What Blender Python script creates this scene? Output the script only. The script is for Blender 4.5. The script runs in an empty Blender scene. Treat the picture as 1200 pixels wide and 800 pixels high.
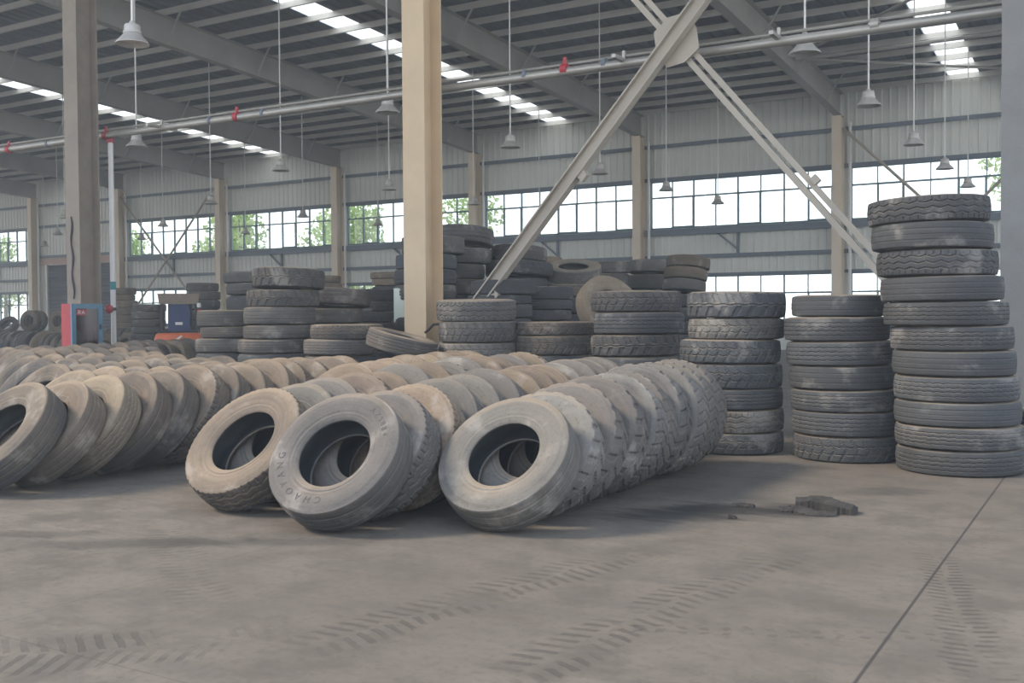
import bpy, bmesh, math, random
from mathutils import Vector, Matrix, Quaternion, noise
random.seed(11)
C = bpy.context.scene.collection
sc = bpy.context.scene
R_ = math.radians

# ------------------------------------------------------------------ camera
FOCAL_PX, YAW, PITCH, ROLL, EYE = 1206.29, 0.53798, 0.0267, -0.0066, 1.45
fw = Vector((-math.sin(YAW) * math.cos(PITCH), math.cos(YAW) * math.cos(PITCH), -math.sin(PITCH)))
rt = Vector((math.cos(YAW), math.sin(YAW), 0.0))
up = rt.cross(fw)
r2 = math.cos(ROLL) * rt + math.sin(ROLL) * up
u2 = -math.sin(ROLL) * rt + math.cos(ROLL) * up
cam = bpy.data.cameras.new('camera')
cam.sensor_width = 36.0
cam.lens = 36.0 * FOCAL_PX / 1200.0
cam.clip_end = 400
co = bpy.data.objects.new('camera', cam)
C.objects.link(co)
m = Matrix((r2, u2, -fw)).transposed().to_4x4()
m.translation = (0, 0, EYE)
co.matrix_world = m
sc.camera = co

# ------------------------------------------------------------------ light and exposure
HAZE = .0048
SKY_STRENGTH = 1.8
SUN_STRENGTH = 3.8
w = bpy.data.worlds.new('sky')
sc.world = w
w.use_nodes = True
nt = w.node_tree
bg = nt.nodes['Background']
tc = nt.nodes.new('ShaderNodeTexCoord')
sx = nt.nodes.new('ShaderNodeSeparateXYZ')
cr = nt.nodes.new('ShaderNodeValToRGB')
nt.links.new(tc.outputs['Generated'], sx.inputs[0])
nt.links.new(sx.outputs['Z'], cr.inputs[0])
cr.color_ramp.elements[0].position = 0.0
cr.color_ramp.elements[0].color = (1.17, 1.23, 1.27, 1)
cr.color_ramp.elements[1].position = 0.5
cr.color_ramp.elements[1].color = (0.60, 0.73, 0.96, 1)
nt.links.new(cr.outputs[0], bg.inputs[0])
bg.inputs[1].default_value = SKY_STRENGTH

sl = bpy.data.lights.new('sun', 'SUN')
sl.energy = SUN_STRENGTH
sl.color = (1.0, 0.86, 0.68)
sl.angle = R_(14)
so = bpy.data.objects.new('sun', sl)
C.objects.link(so)
to_sun = Vector((-0.62, -0.42, 0.66)).normalized()
so.rotation_euler = to_sun.to_track_quat('Z', 'Y').to_euler()

sc.view_settings.view_transform = 'Standard'
sc.view_settings.look = 'None'
sc.view_settings.gamma = 1.0
sc.view_settings.use_curve_mapping = False
sc.view_settings.exposure = 0.17
sc.cycles.max_bounces = 8
sc.cycles.diffuse_bounces = 5
sc.cycles.transparent_max_bounces = 12
sc.cycles.caustics_reflective = False
sc.cycles.caustics_refractive = False

# ------------------------------------------------------------------ helpers
class MB:
    """Collects shapes that become ONE mesh object."""
    def __init__(s): s.v = []; s.f = []
    def add(s, v, f):
        n = len(s.v); s.v += [tuple(p) for p in v]; s.f += [tuple(i + n for i in q) for q in f]; return s
    def box(s, a, b, M=None):
        (x0, y0, z0), (x1, y1, z1) = a, b
        v = [Vector(p) for p in ((x0,y0,z0),(x1,y0,z0),(x1,y1,z0),(x0,y1,z0),(x0,y0,z1),(x1,y0,z1),(x1,y1,z1),(x0,y1,z1))]
        if M: v = [M @ p for p in v]
        return s.add(v, [(0,3,2,1),(4,5,6,7),(0,1,5,4),(1,2,6,5),(2,3,7,6),(3,0,4,7)])
    def bar(s, p, q, wx, wy, side=(0, 1, 0), ox=0.0, oy=0.0):
        """box-section bar from p to q; side = direction of its wy extent"""
        p, q = Vector(p), Vector(q); d = (q - p); L = d.length; d.normalize()
        yv = Vector(side) - d * d.dot(Vector(side)); yv.normalize(); xv = yv.cross(d)
        M = Matrix((xv, yv, d)).transposed().to_4x4(); M.translation = p
        return s.box((ox - wx/2, oy - wy/2, 0), (ox + wx/2, oy + wy/2, L), M)
    def tube(s, pts, r, n=10, cap=True):
        pts = [Vector(p) for p in pts]; v = []; f = []
        for i, p in enumerate(pts):
            d = (pts[min(i+1, len(pts)-1)] - pts[max(i-1, 0)]).normalized()
            a = d.cross(Vector((0,0,1)) if abs(d.z) < .9 else Vector((1,0,0))).normalized(); b = d.cross(a)
            rr = r[i] if isinstance(r, (list, tuple)) else r
            for k in range(n):
                t = 2*math.pi*k/n; v.append(p + a*math.cos(t)*rr + b*math.sin(t)*rr)
        for i in range(len(pts)-1):
            for k in range(n):
                f.append((i*n+k, i*n+(k+1) % n, (i+1)*n+(k+1) % n, (i+1)*n+k))
        if cap: f.append(tuple(range(n-1, -1, -1))); f.append(tuple((len(pts)-1)*n+k for k in range(n)))
        return s.add(v, f)
    def lathe(s, prof, n=32, o=(0,0,0)):
        v = []; f = []; m_ = len(prof)
        for k in range(n):
            t = 2*math.pi*k/n
            for r, z in prof: v.append((o[0]+r*math.cos(t), o[1]+r*math.sin(t), o[2]+z))
        for k in range(n):
            k2 = (k+1) % n
            for i in range(m_-1): f.append((k*m_+i, k2*m_+i, k2*m_+i+1, k*m_+i+1))
        return s.add(v, f)
    def mesh(s, name, smooth=False):
        me = bpy.data.meshes.new(name); me.from_pydata(s.v, [], s.f); me.validate()
        bm = bmesh.new(); bm.from_mesh(me)
        bmesh.ops.recalc_face_normals(bm, faces=bm.faces)
        bm.to_mesh(me); bm.free()
        if smooth:
            me.polygons.foreach_set('use_smooth', [True]*len(me.polygons))
            try: me.set_sharp_from_angle(angle=R_(38))
            except Exception: pass
        return me
    def build(s, name, mat, parent=None, smooth=False):
        return link(name, s.mesh(name, smooth), mat, parent)

def link(name, me, mat, parent=None):
    if mat is not None and not me.materials: me.materials.append(mat)
    o = bpy.data.objects.new(name, me); C.objects.link(o)
    if parent is not None: o.parent = parent
    return o
def tag(o, label, cat, group=None, kind=None):
    o['label'] = label; o['category'] = cat
    if group: o['group'] = group
    if kind: o['kind'] = kind
    return o
def empty(name, loc=(0,0,0), rot=None):
    o = bpy.data.objects.new(name, None); C.objects.link(o); o.empty_display_size = .1
    o.location = loc
    if rot is not None: o.rotation_mode = 'QUATERNION'; o.rotation_quaternion = rot
    return o
ORD = ['first','second','third','fourth','fifth','sixth','seventh','eighth','ninth','tenth','eleventh','twelfth','thirteenth','fourteenth','fifteenth','sixteenth','seventeenth','eighteenth','nineteenth','twentieth']

# ------------------------------------------------------------------ materials
def new_mat(name):
    mt = bpy.data.materials.new(name); mt.use_nodes = True
    return mt, mt.node_tree, mt.node_tree.nodes['Principled BSDF']
def N(nt, t, **kw):
    n = nt.nodes.new(t)
    for k, v in kw.items(): setattr(n, k, v)
    return n
def L(nt, a, b): nt.links.new(a, b)
def mathn(nt, op, a, b=None, c=None, clamp=False):
    n = N(nt, 'ShaderNodeMath', operation=op); n.use_clamp = clamp
    for i, x in enumerate((a, b, c)):
        if x is None: continue
        if isinstance(x, (int, float)): n.inputs[i].default_value = x
        else: L(nt, x, n.inputs[i])
    return n.outputs[0]
def noisen(nt, vec, scale, detail=4, rough=.6):
    n = N(nt, 'ShaderNodeTexNoise'); n.inputs['Scale'].default_value = scale
    n.inputs['Detail'].default_value = detail; n.inputs['Roughness'].default_value = rough
    if vec is not None: L(nt, vec, n.inputs['Vector'])
    return n.outputs[0]
def mixc(nt, fac, a, b):
    n = N(nt, 'ShaderNodeMix', data_type='RGBA')
    for s_, x in ((0, fac), (6, a), (7, b)):
        if isinstance(x, (int, float)): n.inputs[s_].default_value = x
        elif isinstance(x, tuple): n.inputs[s_].default_value = x if len(x) == 4 else (*x, 1)
        else: L(nt, x, n.inputs[s_])
    return n.outputs[2]
def ramp(nt, x, lo, hi):
    n = N(nt, 'ShaderNodeMapRange'); L(nt, x, n.inputs[0]); n.interpolation_type = 'SMOOTHSTEP'
    n.inputs[1].default_value = lo; n.inputs[2].default_value = hi
    return n.outputs[0]
def painted(name, col, rough=.6, metal=0., var=.15, scale=3., dirt=None, bump=0.):
    mt, nt, b = new_mat(name)
    tcn = N(nt, 'ShaderNodeTexCoord'); v = tcn.outputs['Object']
    f = ramp(nt, noisen(nt, v, scale, 6), .3, .75)
    d = dirt or tuple(c*(1-var*2) for c in col)
    c = mixc(nt, mathn(nt, 'MULTIPLY', f, .75), col, d)
    L(nt, c, b.inputs['Base Color']); b.inputs['Roughness'].default_value = rough; b.inputs['Metallic'].default_value = metal
    if bump:
        bp = N(nt, 'ShaderNodeBump'); bp.inputs['Strength'].default_value = bump; bp.inputs['Distance'].default_value = .01
        L(nt, noisen(nt, v, scale*12, 5), bp.inputs['Height']); L(nt, bp.outputs[0], b.inputs['Normal'])
    return mt
M = {}
M['column'] = painted('column_paint', (.66,.51,.335), .7, 0, .10, 1.2, bump=.15)
M['column_shaded_stained'] = painted('shaded_stained_column_paint', (.30,.255,.205), .75, 0, .14, 2.5, dirt=(.21,.18,.15), bump=.2)  # shade on the left column painted in as darker colour, along with its stains
M['column_shaded'] = painted('shaded_column_paint', (.25,.245,.235), .75, 0, .10, 3., bump=.3)  # right column stands in shadow; that shade is put into its colour
M['brace'] = painted('brace_paint', (.44,.39,.32), .65, 0, .12, 1.5)
M['beam'] = painted('beam_paint', (.46,.44,.41), .7, 0, .12, .8)
M['wallcol'] = painted('wall_column_paint', (.82,.71,.57), .7, 0, .08, .8)
M['sheet'] = painted('wall_sheet', (.72,.735,.69), .55, 0, .06, .35)
M['deck'] = painted('roof_sheet', (.215,.235,.26), .6, 0, .12, .5)
M['purlin'] = painted('galvanised', (.74,.72,.67), .42, .15, .1, 1.)
M['girt'] = painted('girt_paint', (.17,.20,.24), .6, 0, .1, 1.)
M['frame'] = painted('window_frame', (.15,.22,.25), .5, 0, .1, 2.)
M['pipe'] = painted('pipe_zinc', (.42,.40,.36), .4, .4, .1, 2.)
M['whitepipe'] = painted('white_pipe', (.80,.80,.78), .45, 0, .06, 2.)
M['lamp'] = painted('lamp_aluminium', (.55,.53,.50), .45, .2, .1, 6.)
M['lampglass'] = painted('lamp_lens', (.70,.68,.62), .3, 0, .05, 6.)
M['black'] = painted('black_steel', (.03,.03,.035), .5, 0, .1, 6.)
M['red'] = painted('red_enamel', (.45,.035,.05), .45, 0, .12, 5.)
M['bluealu'] = painted('blue_film_aluminium', (.13,.27,.38), .35, .2, .12, 8.)
M['white'] = painted('white_plastic', (.82,.84,.80), .5, 0, .04, 4.)
M['palegreen'] = painted('pale_green_enamel', (.66,.72,.62), .5, 0, .05, 4.)
M['orange'] = painted('orange_enamel', (.80,.17,.05), .45, 0, .12, 5.)
M['navy'] = painted('navy_vinyl', (.025,.05,.16), .5, 0, .15, 6.)
M['tan'] = painted('tan_dust_panel', (.27,.22,.17), .8, 0, .12, 4.)
M['teal'] = painted('teal_paint', (.05,.30,.34), .5, 0, .1, 5.)
M['hose'] = painted('canvas_hose', (.42,.40,.33), .9, 0, .1, 12.)
M['shutter'] = painted('roller_shutter', (.13,.14,.16), .5, .2, .12, 1.)
M['lintel'] = painted('lintel_red', (.52,.36,.30), .7, 0, .1, 1.)
M['bark'] = painted('bark', (.10,.07,.05), .9, 0, .2, 6.)

def glass_mat(name, tint, gl=.06):
    mt, nt, b = new_mat(name); nt.nodes.remove(b)
    t = N(nt, 'ShaderNodeBsdfTransparent'); t.inputs[0].default_value = (*tint, 1)
    g = N(nt, 'ShaderNodeBsdfGlossy'); g.inputs['Roughness'].default_value = .08
    mx = N(nt, 'ShaderNodeMixShader'); mx.inputs[0].default_value = gl
    L(nt, t.outputs[0], mx.inputs[1]); L(nt, g.outputs[0], mx.inputs[2])
    L(nt, mx.outputs[0], nt.nodes['Material Output'].inputs[0]); return mt
M['glass'] = glass_mat('window_glass', (.93,.96,.96))
M['cabglass'] = glass_mat('cabinet_glass', (.60,.58,.60), .05)
def skylight_mat():
    mt, nt, b = new_mat('fibreglass'); nt.nodes.remove(b)
    t = N(nt, 'ShaderNodeBsdfTransparent'); t.inputs[0].default_value = (.90,.93,.92,1)
    g = N(nt, 'ShaderNodeBsdfTranslucent'); g.inputs[0].default_value = (.98,.98,.95,1)
    mx = N(nt, 'ShaderNodeMixShader'); mx.inputs[0].default_value = .85
    L(nt, t.outputs[0], mx.inputs[1]); L(nt, g.outputs[0], mx.inputs[2])
    L(nt, mx.outputs[0], nt.nodes['Material Output'].inputs[0]); return mt
M['skylight'] = skylight_mat()

def leaf_mat():
    mt, nt, b = new_mat('leaves')
    oi = N(nt, 'ShaderNodeNewGeometry')
    c = mixc(nt, oi.outputs['Random Per Island'], (.22,.36,.08), (.52,.62,.26))
    L(nt, c, b.inputs['Base Color']); b.inputs['Roughness'].default_value = .6
    tr = N(nt, 'ShaderNodeBsdfTranslucent'); L(nt, c, tr.inputs[0])
    mx = N(nt, 'ShaderNodeMixShader'); mx.inputs[0].default_value = .45
    L(nt, b.outputs[0], mx.inputs[1]); L(nt, tr.outputs[0], mx.inputs[2])
    L(nt, mx.outputs[0], nt.nodes['Material Output'].inputs[0]); return mt
M['leaf'] = leaf_mat()

def rubber_mat():
    """old tyre rubber under workshop dust; the object's colour is the colour of its dust, alpha how thickly it lies"""
    mt, nt, b = new_mat('dusty_rubber')
    tcn = N(nt, 'ShaderNodeTexCoord'); oi = N(nt, 'ShaderNodeObjectInfo'); ge = N(nt, 'ShaderNodeNewGeometry')
    ad = N(nt, 'ShaderNodeVectorMath', operation='ADD'); L(nt, tcn.outputs['Object'], ad.inputs[0])
    mu = mathn(nt, 'MULTIPLY', oi.outputs['Random'], 37.); cb = N(nt, 'ShaderNodeCombineXYZ')
    L(nt, mu, cb.inputs[0]); L(nt, mu, cb.inputs[2]); L(nt, cb.outputs[0], ad.inputs[1]); v = ad.outputs[0]
    s0 = N(nt, 'ShaderNodeSeparateXYZ'); L(nt, tcn.outputs['Object'], s0.inputs[0])
    rr = mathn(nt, 'SQRT', mathn(nt, 'ADD', mathn(nt, 'MULTIPLY', s0.outputs[0], s0.outputs[0]), mathn(nt, 'MULTIPLY', s0.outputs[1], s0.outputs[1])))
    cv = N(nt, 'ShaderNodeCombineXYZ'); L(nt, mathn(nt, 'ADD', mathn(nt, 'MULTIPLY', rr, 22.), mu), cv.inputs[0]); L(nt, mathn(nt, 'MULTIPLY', s0.outputs[2], 22.), cv.inputs[1])
    va = N(nt, 'ShaderNodeVectorMath', operation='ADD'); L(nt, cv.outputs[0], va.inputs[0]); L(nt, v, va.inputs[1])
    n1 = noisen(nt, v, 2.6, 6, .6); n2 = noisen(nt, v, 30., 4, .7); n3 = noisen(nt, va.outputs[0], 1.0, 4, .6)
    sp = N(nt, 'ShaderNodeSeparateXYZ'); L(nt, ge.outputs['Normal'], sp.inputs[0])
    nz = sp.outputs['Z']
    f = mathn(nt, 'ADD', mathn(nt, 'MULTIPLY', n1, .45), mathn(nt, 'MULTIPLY', n2, .30))
    f = mathn(nt, 'ADD', f, mathn(nt, 'MULTIPLY', n3, .40))
    f = mathn(nt, 'ADD', f, mathn(nt, 'MULTIPLY', nz, .16))
    f = mathn(nt, 'ADD', f, oi.outputs['Alpha'])
    f = ramp(nt, f, .60, 1.10)
    base = mixc(nt, n1, (.042,.044,.048), (.075,.074,.073))
    c = mixc(nt, mathn(nt, 'MULTIPLY', f, .97), base, oi.outputs['Color'])
    c = mixc(nt, mathn(nt, 'MULTIPLY', ramp(nt, n3, .48, .68), .50), c, (.085,.078,.072))
    c = mixc(nt, mathn(nt, 'MULTIPLY', ramp(nt, n2, .50, .68), .42), c, (.07,.066,.062))
    c = mixc(nt, mathn(nt, 'MULTIPLY', ramp(nt, n1, .54, .68), .38), c, (.38,.355,.32))
    topd = mathn(nt, 'MULTIPLY', ramp(nt, nz, .66, .98), ramp(nt, mathn(nt, 'ADD', n1, mathn(nt, 'MULTIPLY', oi.outputs['Alpha'], .8)), .40, .75))
    c = mixc(nt, mathn(nt, 'MULTIPLY', topd, .65), c, (.34,.268,.19))
    L(nt, c, b.inputs['Base Color']); b.inputs['Roughness'].default_value = .85
    b.inputs['Specular IOR Level'].default_value = .25
    bp = N(nt, 'ShaderNodeBump'); bp.inputs['Strength'].default_value = .6; bp.inputs['Distance'].default_value = .010
    L(nt, n2, bp.inputs['Height']); L(nt, bp.outputs[0], b.inputs['Normal'])
    return mt
M['rubber'] = rubber_mat()
def liner_mat():
    mt, nt, b = new_mat('inner_liner_rubber')
    tcn = N(nt, 'ShaderNodeTexCoord'); n1 = noisen(nt, tcn.outputs['Object'], 5., 5)
    L(nt, mixc(nt, n1, (.020,.026,.034), (.055,.065,.075)), b.inputs['Base Color']); b.inputs['Roughness'].default_value = .7
    return mt
M['liner'] = liner_mat()
M['scrap'] = painted('torn_rubber', (.028,.026,.025), .85, 0, .1, 9., dirt=(.06,.052,.045), bump=.5)
M['letter'] = painted('moulded_letters', (.085,.078,.072), .8, 0, .15, 20.)

# floor
def floor_mat():
    mt, nt, b = new_mat('dusty_concrete')
    ge = N(nt, 'ShaderNodeNewGeometry'); P = ge.outputs['Position']
    big = noisen(nt, P, .35, 6, .6); mid = noisen(nt, P, 2.2, 7, .65); fine = noisen(nt, P, 18., 5, .75)
    mp = N(nt, 'ShaderNodeMapping'); mp.inputs['Rotation'].default_value = (0,0,R_(30)); mp.inputs['Scale'].default_value = (1.6, 7., 1.)
    L(nt, P, mp.inputs[0]); streak = noisen(nt, mp.outputs[0], .9, 6, .65)
    c = mixc(nt, ramp(nt, big, .3, .7), (.150,.129,.105), (.195,.172,.143))
    c = mixc(nt, mathn(nt, 'MULTIPLY', ramp(nt, mid, .42, .66), .9), c, (.118,.103,.087))
    c = mixc(nt, mathn(nt, 'MULTIPLY', ramp(nt, streak, .46, .66), .7), c, (.135,.120,.104))
    c = mixc(nt, mathn(nt, 'MULTIPLY', ramp(nt, fine, .47, .68), .5), c, (.10,.09,.08))
    s = N(nt, 'ShaderNodeSeparateXYZ'); L(nt, P, s.inputs[0]); X, Y = s.outputs[0], s.outputs[1]
    wob = mathn(nt, 'MULTIPLY', mathn(nt, 'SUBTRACT', mid, .5), .35)
    height = None
    # rubber-dust stain by the scrap
    def blob(cx, cy, rx, ry, rot):
        m2 = N(nt, 'ShaderNodeMapping', vector_type='TEXTURE'); m2.inputs['Location'].default_value = (cx, cy, 0)
        m2.inputs['Rotation'].default_value = (0,0,rot); m2.inputs['Scale'].default_value = (rx, ry, 1); L(nt, P, m2.inputs[0])
        vl = N(nt, 'ShaderNodeVectorMath', operation='LENGTH')
        sp = N(nt, 'ShaderNodeVectorMath', operation='MULTIPLY'); L(nt, m2.outputs[0], sp.inputs[0]); sp.inputs[1].default_value = (1,1,0)
        L(nt, sp.outputs[0], vl.inputs[0])
        d = mathn(nt, 'ADD', vl.outputs['Value'], mathn(nt, 'MULTIPLY', mathn(nt, 'SUBTRACT', streak, .5), 2.6))
        return mathn(nt, 'SUBTRACT', 1., ramp(nt, d, .4, 1.35))
    for (cx, cy, rx, ry, rot, k) in ((-2.5,7.3,.75,.26,.55,.95), (-2.75,6.95,.50,.26,.5,.8), (-2.05,7.42,.40,.18,.5,.9), (-5.4,4.4,.8,.16,.6,.45), (-2.9,8.2,.5,.9,0,.3), (-4.6,4.9,.6,.14,.55,.4), (-6.3,4.2,.5,.12,.55,.4), (-1.7,8.6,.5,.2,.6,.35)):
        c = mixc(nt, mathn(nt, 'MULTIPLY', blob(cx, cy, rx, ry, rot), k), c, (.035,.033,.032))
    # tyre tracks: (x0, y0, x1, y1, width, pitch, strength)
    for (x0, y0, x1, y1, wd, pit, k) in ((-3.1,3.3,-2.5,5.9,.34,.085,.5), (-2.15,3.2,-1.75,6.1,.30,.09,.55), (-.98,6.6,-.38,4.1,.24,.07,.65), (-4.6,2.2,-3.3,3.4,.5,.08,.5), (-2.2,4.2,-.5,4.95,.12,.1,.4), (-5.8,4.9,-3.9,3.6,.3,.08,.3)):
        a = math.atan2(y1-y0, x1-x0); Ln = math.hypot(x1-x0, y1-y0)
        m2 = N(nt, 'ShaderNodeMapping', vector_type='TEXTURE'); m2.inputs['Location'].default_value = (x0, y0, 0); m2.inputs['Rotation'].default_value = (0,0,a); L(nt, P, m2.inputs[0])
        s2 = N(nt, 'ShaderNodeSeparateXYZ'); L(nt, m2.outputs[0], s2.inputs[0]); U, V = s2.outputs[0], mathn(nt, 'ADD', s2.outputs[1], wob)
        av = mathn(nt, 'ABSOLUTE', V)
        msk = mathn(nt, 'SUBTRACT', 1., ramp(nt, av, wd*.42, wd*.55))
        ends = mathn(nt, 'MULTIPLY', ramp(nt, U, -.1, .35), mathn(nt, 'SUBTRACT', 1., ramp(nt, U, Ln-.35, Ln+.1)))
        gap = ramp(nt, av, .012, .03)
        ph = mathn(nt, 'ADD', mathn(nt, 'MULTIPLY', U, 2*math.pi/pit), mathn(nt, 'MULTIPLY', av, 22.))
        wv = ramp(nt, mathn(nt, 'SINE', ph), -.1, .6)
        patch = ramp(nt, noisen(nt, P, 1.7, 3), .34, .56)
        f = mathn(nt, 'MULTIPLY', mathn(nt, 'MULTIPLY', mathn(nt, 'MULTIPLY', msk, ends), mathn(nt, 'MULTIPLY', wv, gap)), mathn(nt, 'MULTIPLY', patch, k))
        c = mixc(nt, f, c, (.065,.058,.052))
        height = f if height is None else mathn(nt, 'ADD', height, f)
    # faint turning arcs
    for (cx, cy, r, k) in ((.6,6.4,2.55,.35), (.6,6.4,2.75,.25), (-1.0,1.2,3.6,.2)):
        dx = mathn(nt, 'SUBTRACT', X, cx); dy = mathn(nt, 'SUBTRACT', Y, cy)
        d = mathn(nt, 'SQRT', mathn(nt, 'ADD', mathn(nt, 'MULTIPLY', dx, dx), mathn(nt, 'MULTIPLY', dy, dy)))
        e = mathn(nt, 'ABSOLUTE', mathn(nt, 'SUBTRACT', mathn(nt, 'ADD', d, wob), r))
        f = mathn(nt, 'MULTIPLY', mathn(nt, 'SUBTRACT', 1., ramp(nt, e, .02, .10)), mathn(nt, 'MULTIPLY', ramp(nt, streak, .38, .6), k))
        c = mixc(nt, f, c, (.12,.108,.096))
    # sawn joints
    for (a, pos, wd) in ((X, -.9, .007), (X, -4.6, .004), (X, -8.3, .004), (Y, 2.8, .004)):
        e = mathn(nt, 'ABSOLUTE', mathn(nt, 'SUBTRACT', a, pos))
        f = mathn(nt, 'SUBTRACT', 1., ramp(nt, e, wd*.6, wd*1.6))
        k = .85 if wd > .005 else .35
        c = mixc(nt, mathn(nt, 'MULTIPLY', f, k), c, (.05,.047,.045))
    L(nt, c, b.inputs['Base Color']); b.inputs['Roughness'].default_value = .78; b.inputs['Specular IOR Level'].default_value = .25
    hh = mathn(nt, 'SUBTRACT', mathn(nt, 'ADD', mathn(nt, 'MULTIPLY', mid, .6), mathn(nt, 'MULTIPLY', fine, .25)), mathn(nt, 'MULTIPLY', height, .5))
    bp = N(nt, 'ShaderNodeBump'); bp.inputs['Strength'].default_value = .35; bp.inputs['Distance'].default_value = .02
    L(nt, hh, bp.inputs['Height']); L(nt, bp.outputs[0], b.inputs['Normal'])
    return mt
M['floor'] = floor_mat()
M['ground'] = painted('yard_ground', (.45,.43,.38), .9, 0, .1, .2)

# ------------------------------------------------------------------ setting
W = 39.38                      # window wall
X0 = -9.19                     # a wall column; bays of 8 m either way
YN = 12.79                     # the near column line
def roof_z(y): return 8.66 + .0579 * (W - y)     # underside of the roof beams

f = MB(); f.box((-74, -8, -.15), (7, W + .3, 0)); tag(f.build('floor', M['floor']), 'dusty grey concrete floor of the hall', 'floor', kind='structure')
f = MB(); f.box((-140, W + .3, -.3), (70, 130, -.12)); f.box((-140, -60, -.3), (-74, W + .3, -.12)); f.box((7, -60, -.3), (70, W + .3, -.12)); f.box((-74, -60, -.3), (7, -8, -.12))
tag(f.build('yard_ground', M['ground']), 'pale yard ground outside the hall', 'ground', kind='structure')

# wall sheets, ribbed
def ribbed(mb, x0, x1, z0, z1, y, pitch=.30, d=.035):
    xs = []; x = x0
    while x < x1 - 1e-6:
        for dx, dy in ((0, 0), (.20, 0), (.225, d), (.275, d)):
            if x + dx < x1: xs.append((x + dx, y - dy))
        x += pitch
    xs.append((x1, y))
    v = []; fc = []
    for (a, b) in xs: v += [(a, b, z0), (a, b, z1)]
    for (a, b) in ((x1, y + .09), (x0, y + .09)): v += [(a, b, z0), (a, b, z1)]
    n = len(xs) + 2
    for i in range(n): j = (i+1) % n; fc.append((2*i, 2*j, 2*j+1, 2*i+1))
    fc.append(tuple(range(0, 2*n, 2))); fc.append(tuple(range(1, 2*n, 2))[::-1])
    mb.add(v, fc)
TOP = 10.0
cols = [X0 + 8*k for k in range(-8, 3)]
wall = MB()
bays = []
for k in range(-8, 2):
    a, b = X0 + 8*k, X0 + 8*(k+1)
    if k == -6: bays.append((k, a, b, 'door')); ribbed(wall, a, b, 4.62, TOP, W); ribbed(wall, a, -56.3, 0, 4.62, W); ribbed(wall, -49.8, b, 0, 4.62, W); continue
    bays.append((k, a, b, 'win'))
    ribbed(wall, a, b, 0, 1.0, W); ribbed(wall, a, b, 2.93, 4.86, W); ribbed(wall, a, b, 6.82, TOP, W)
    for z0, z1 in ((1.0, 2.93), (4.86, 6.82)):
        wall.box((a, W - .02, z0), (a + .42, W + .09, z1)); wall.box((b - .28, W - .02, z0), (b, W + .09, z1))
tag(wall.build('wall_back', M['sheet']), 'cream ribbed steel sheet wall holding the long window bands', 'wall', kind='structure')

def window(n, a, b, z0, z1, tr, label):
    r = empty('window_%d' % n, ((a+b)/2, W, z0)); tag(r, label, 'window', 'windows in the hall wall', 'structure')
    fr = MB(); pa = MB(); wd = b - a; h = z1 - z0; nn = round(wd / .915)
    t = .045
    fr.box((-wd/2, -.05, 0), (wd/2, .05, .06)); fr.box((-wd/2, -.05, h - .06), (wd/2, .05, h))
    for i in range(nn + 1):
        x = -wd/2 + wd*i/nn; tt = t*.62 if i % 2 else t
        fr.box((x - tt/2, -.05, 0), (x + tt/2, .05, h))
    if tr: fr.box((-wd/2, -.045, tr - .03), (wd/2, .045, tr + .03))
    for i in range(1, nn, 3):                                    # opening sashes, heavier frames
        xa, xb = -wd/2 + wd*i/nn, -wd/2 + wd*(i+1)/nn; top = tr or h - .05
        fr.box((xa + .02, -.06, .06), (xa + .05, .02, top)); fr.box((xb - .05, -.06, .06), (xb - .02, .02, top))
        fr.box((xa + .02, -.07, .06), (xb - .02, .02, .10)); fr.box((xa + .02, -.07, top - .04), (xb - .02, .02, top))
    fr.build('window_frame', M['frame'], r)
    pa.box((-wd/2, .02, 0), (wd/2, .028, h)); pa.build('window_pane', M['glass'], r)
    return r
BAYN = {1: 'far right end', 0: 'bay behind the tall right stack', -1: 'bay behind the crossed braces', -2: 'bay left of the crossed braces', -3: 'bay behind the beige column', -4: 'bay left of the beige column', -5: 'bay right of the shutter door', -7: 'bay left of the shutter door', -8: 'far left end'}
wn = 1
for k, a, b, kind in bays:
    if kind == 'door': continue
    window(wn, a + .42, b - .28, 4.86, 6.82, 1.28, 'upper ribbon window in the ' + BAYN[k]); wn += 1
    window(wn, a + .42, b - .28, 1.0, 2.93, 1.2, 'lower ribbon window in the ' + BAYN[k]); wn += 1
# roller shutter door
r = empty('door_1', (-53.05, W, 0)); tag(r, 'dark grey roller shutter door under a reddish lintel', 'door', kind='structure')
sh = MB(); v = []; fc = []; nz = 46
for i in range(nz + 1):
    z = 4.6*i/nz; y = -.02 if i % 2 else .03
    v += [(-3.2, y, z), (3.2, y, z)]
for i in range(nz): fc.append((2*i, 2*i+1, 2*i+3, 2*i+2))
sh.add(v, fc); sh.build('shutter_curtain', M['shutter'], r)
sh = MB(); sh.box((-3.35, -.12, 0), (-3.2, .06, 4.6)); sh.box((3.2, -.12, 0), (3.35, .06, 4.6)); sh.build('guide_rail', M['purlin'], r)
tg = MB(); tg.box((-57.1, W - .16, 4.60), (-49.3, W - .02, 5.0)); tag(tg.build('trim_1', M['lintel']), 'pale reddish lintel beam over the roller shutter', 'lintel', kind='structure')

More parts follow.
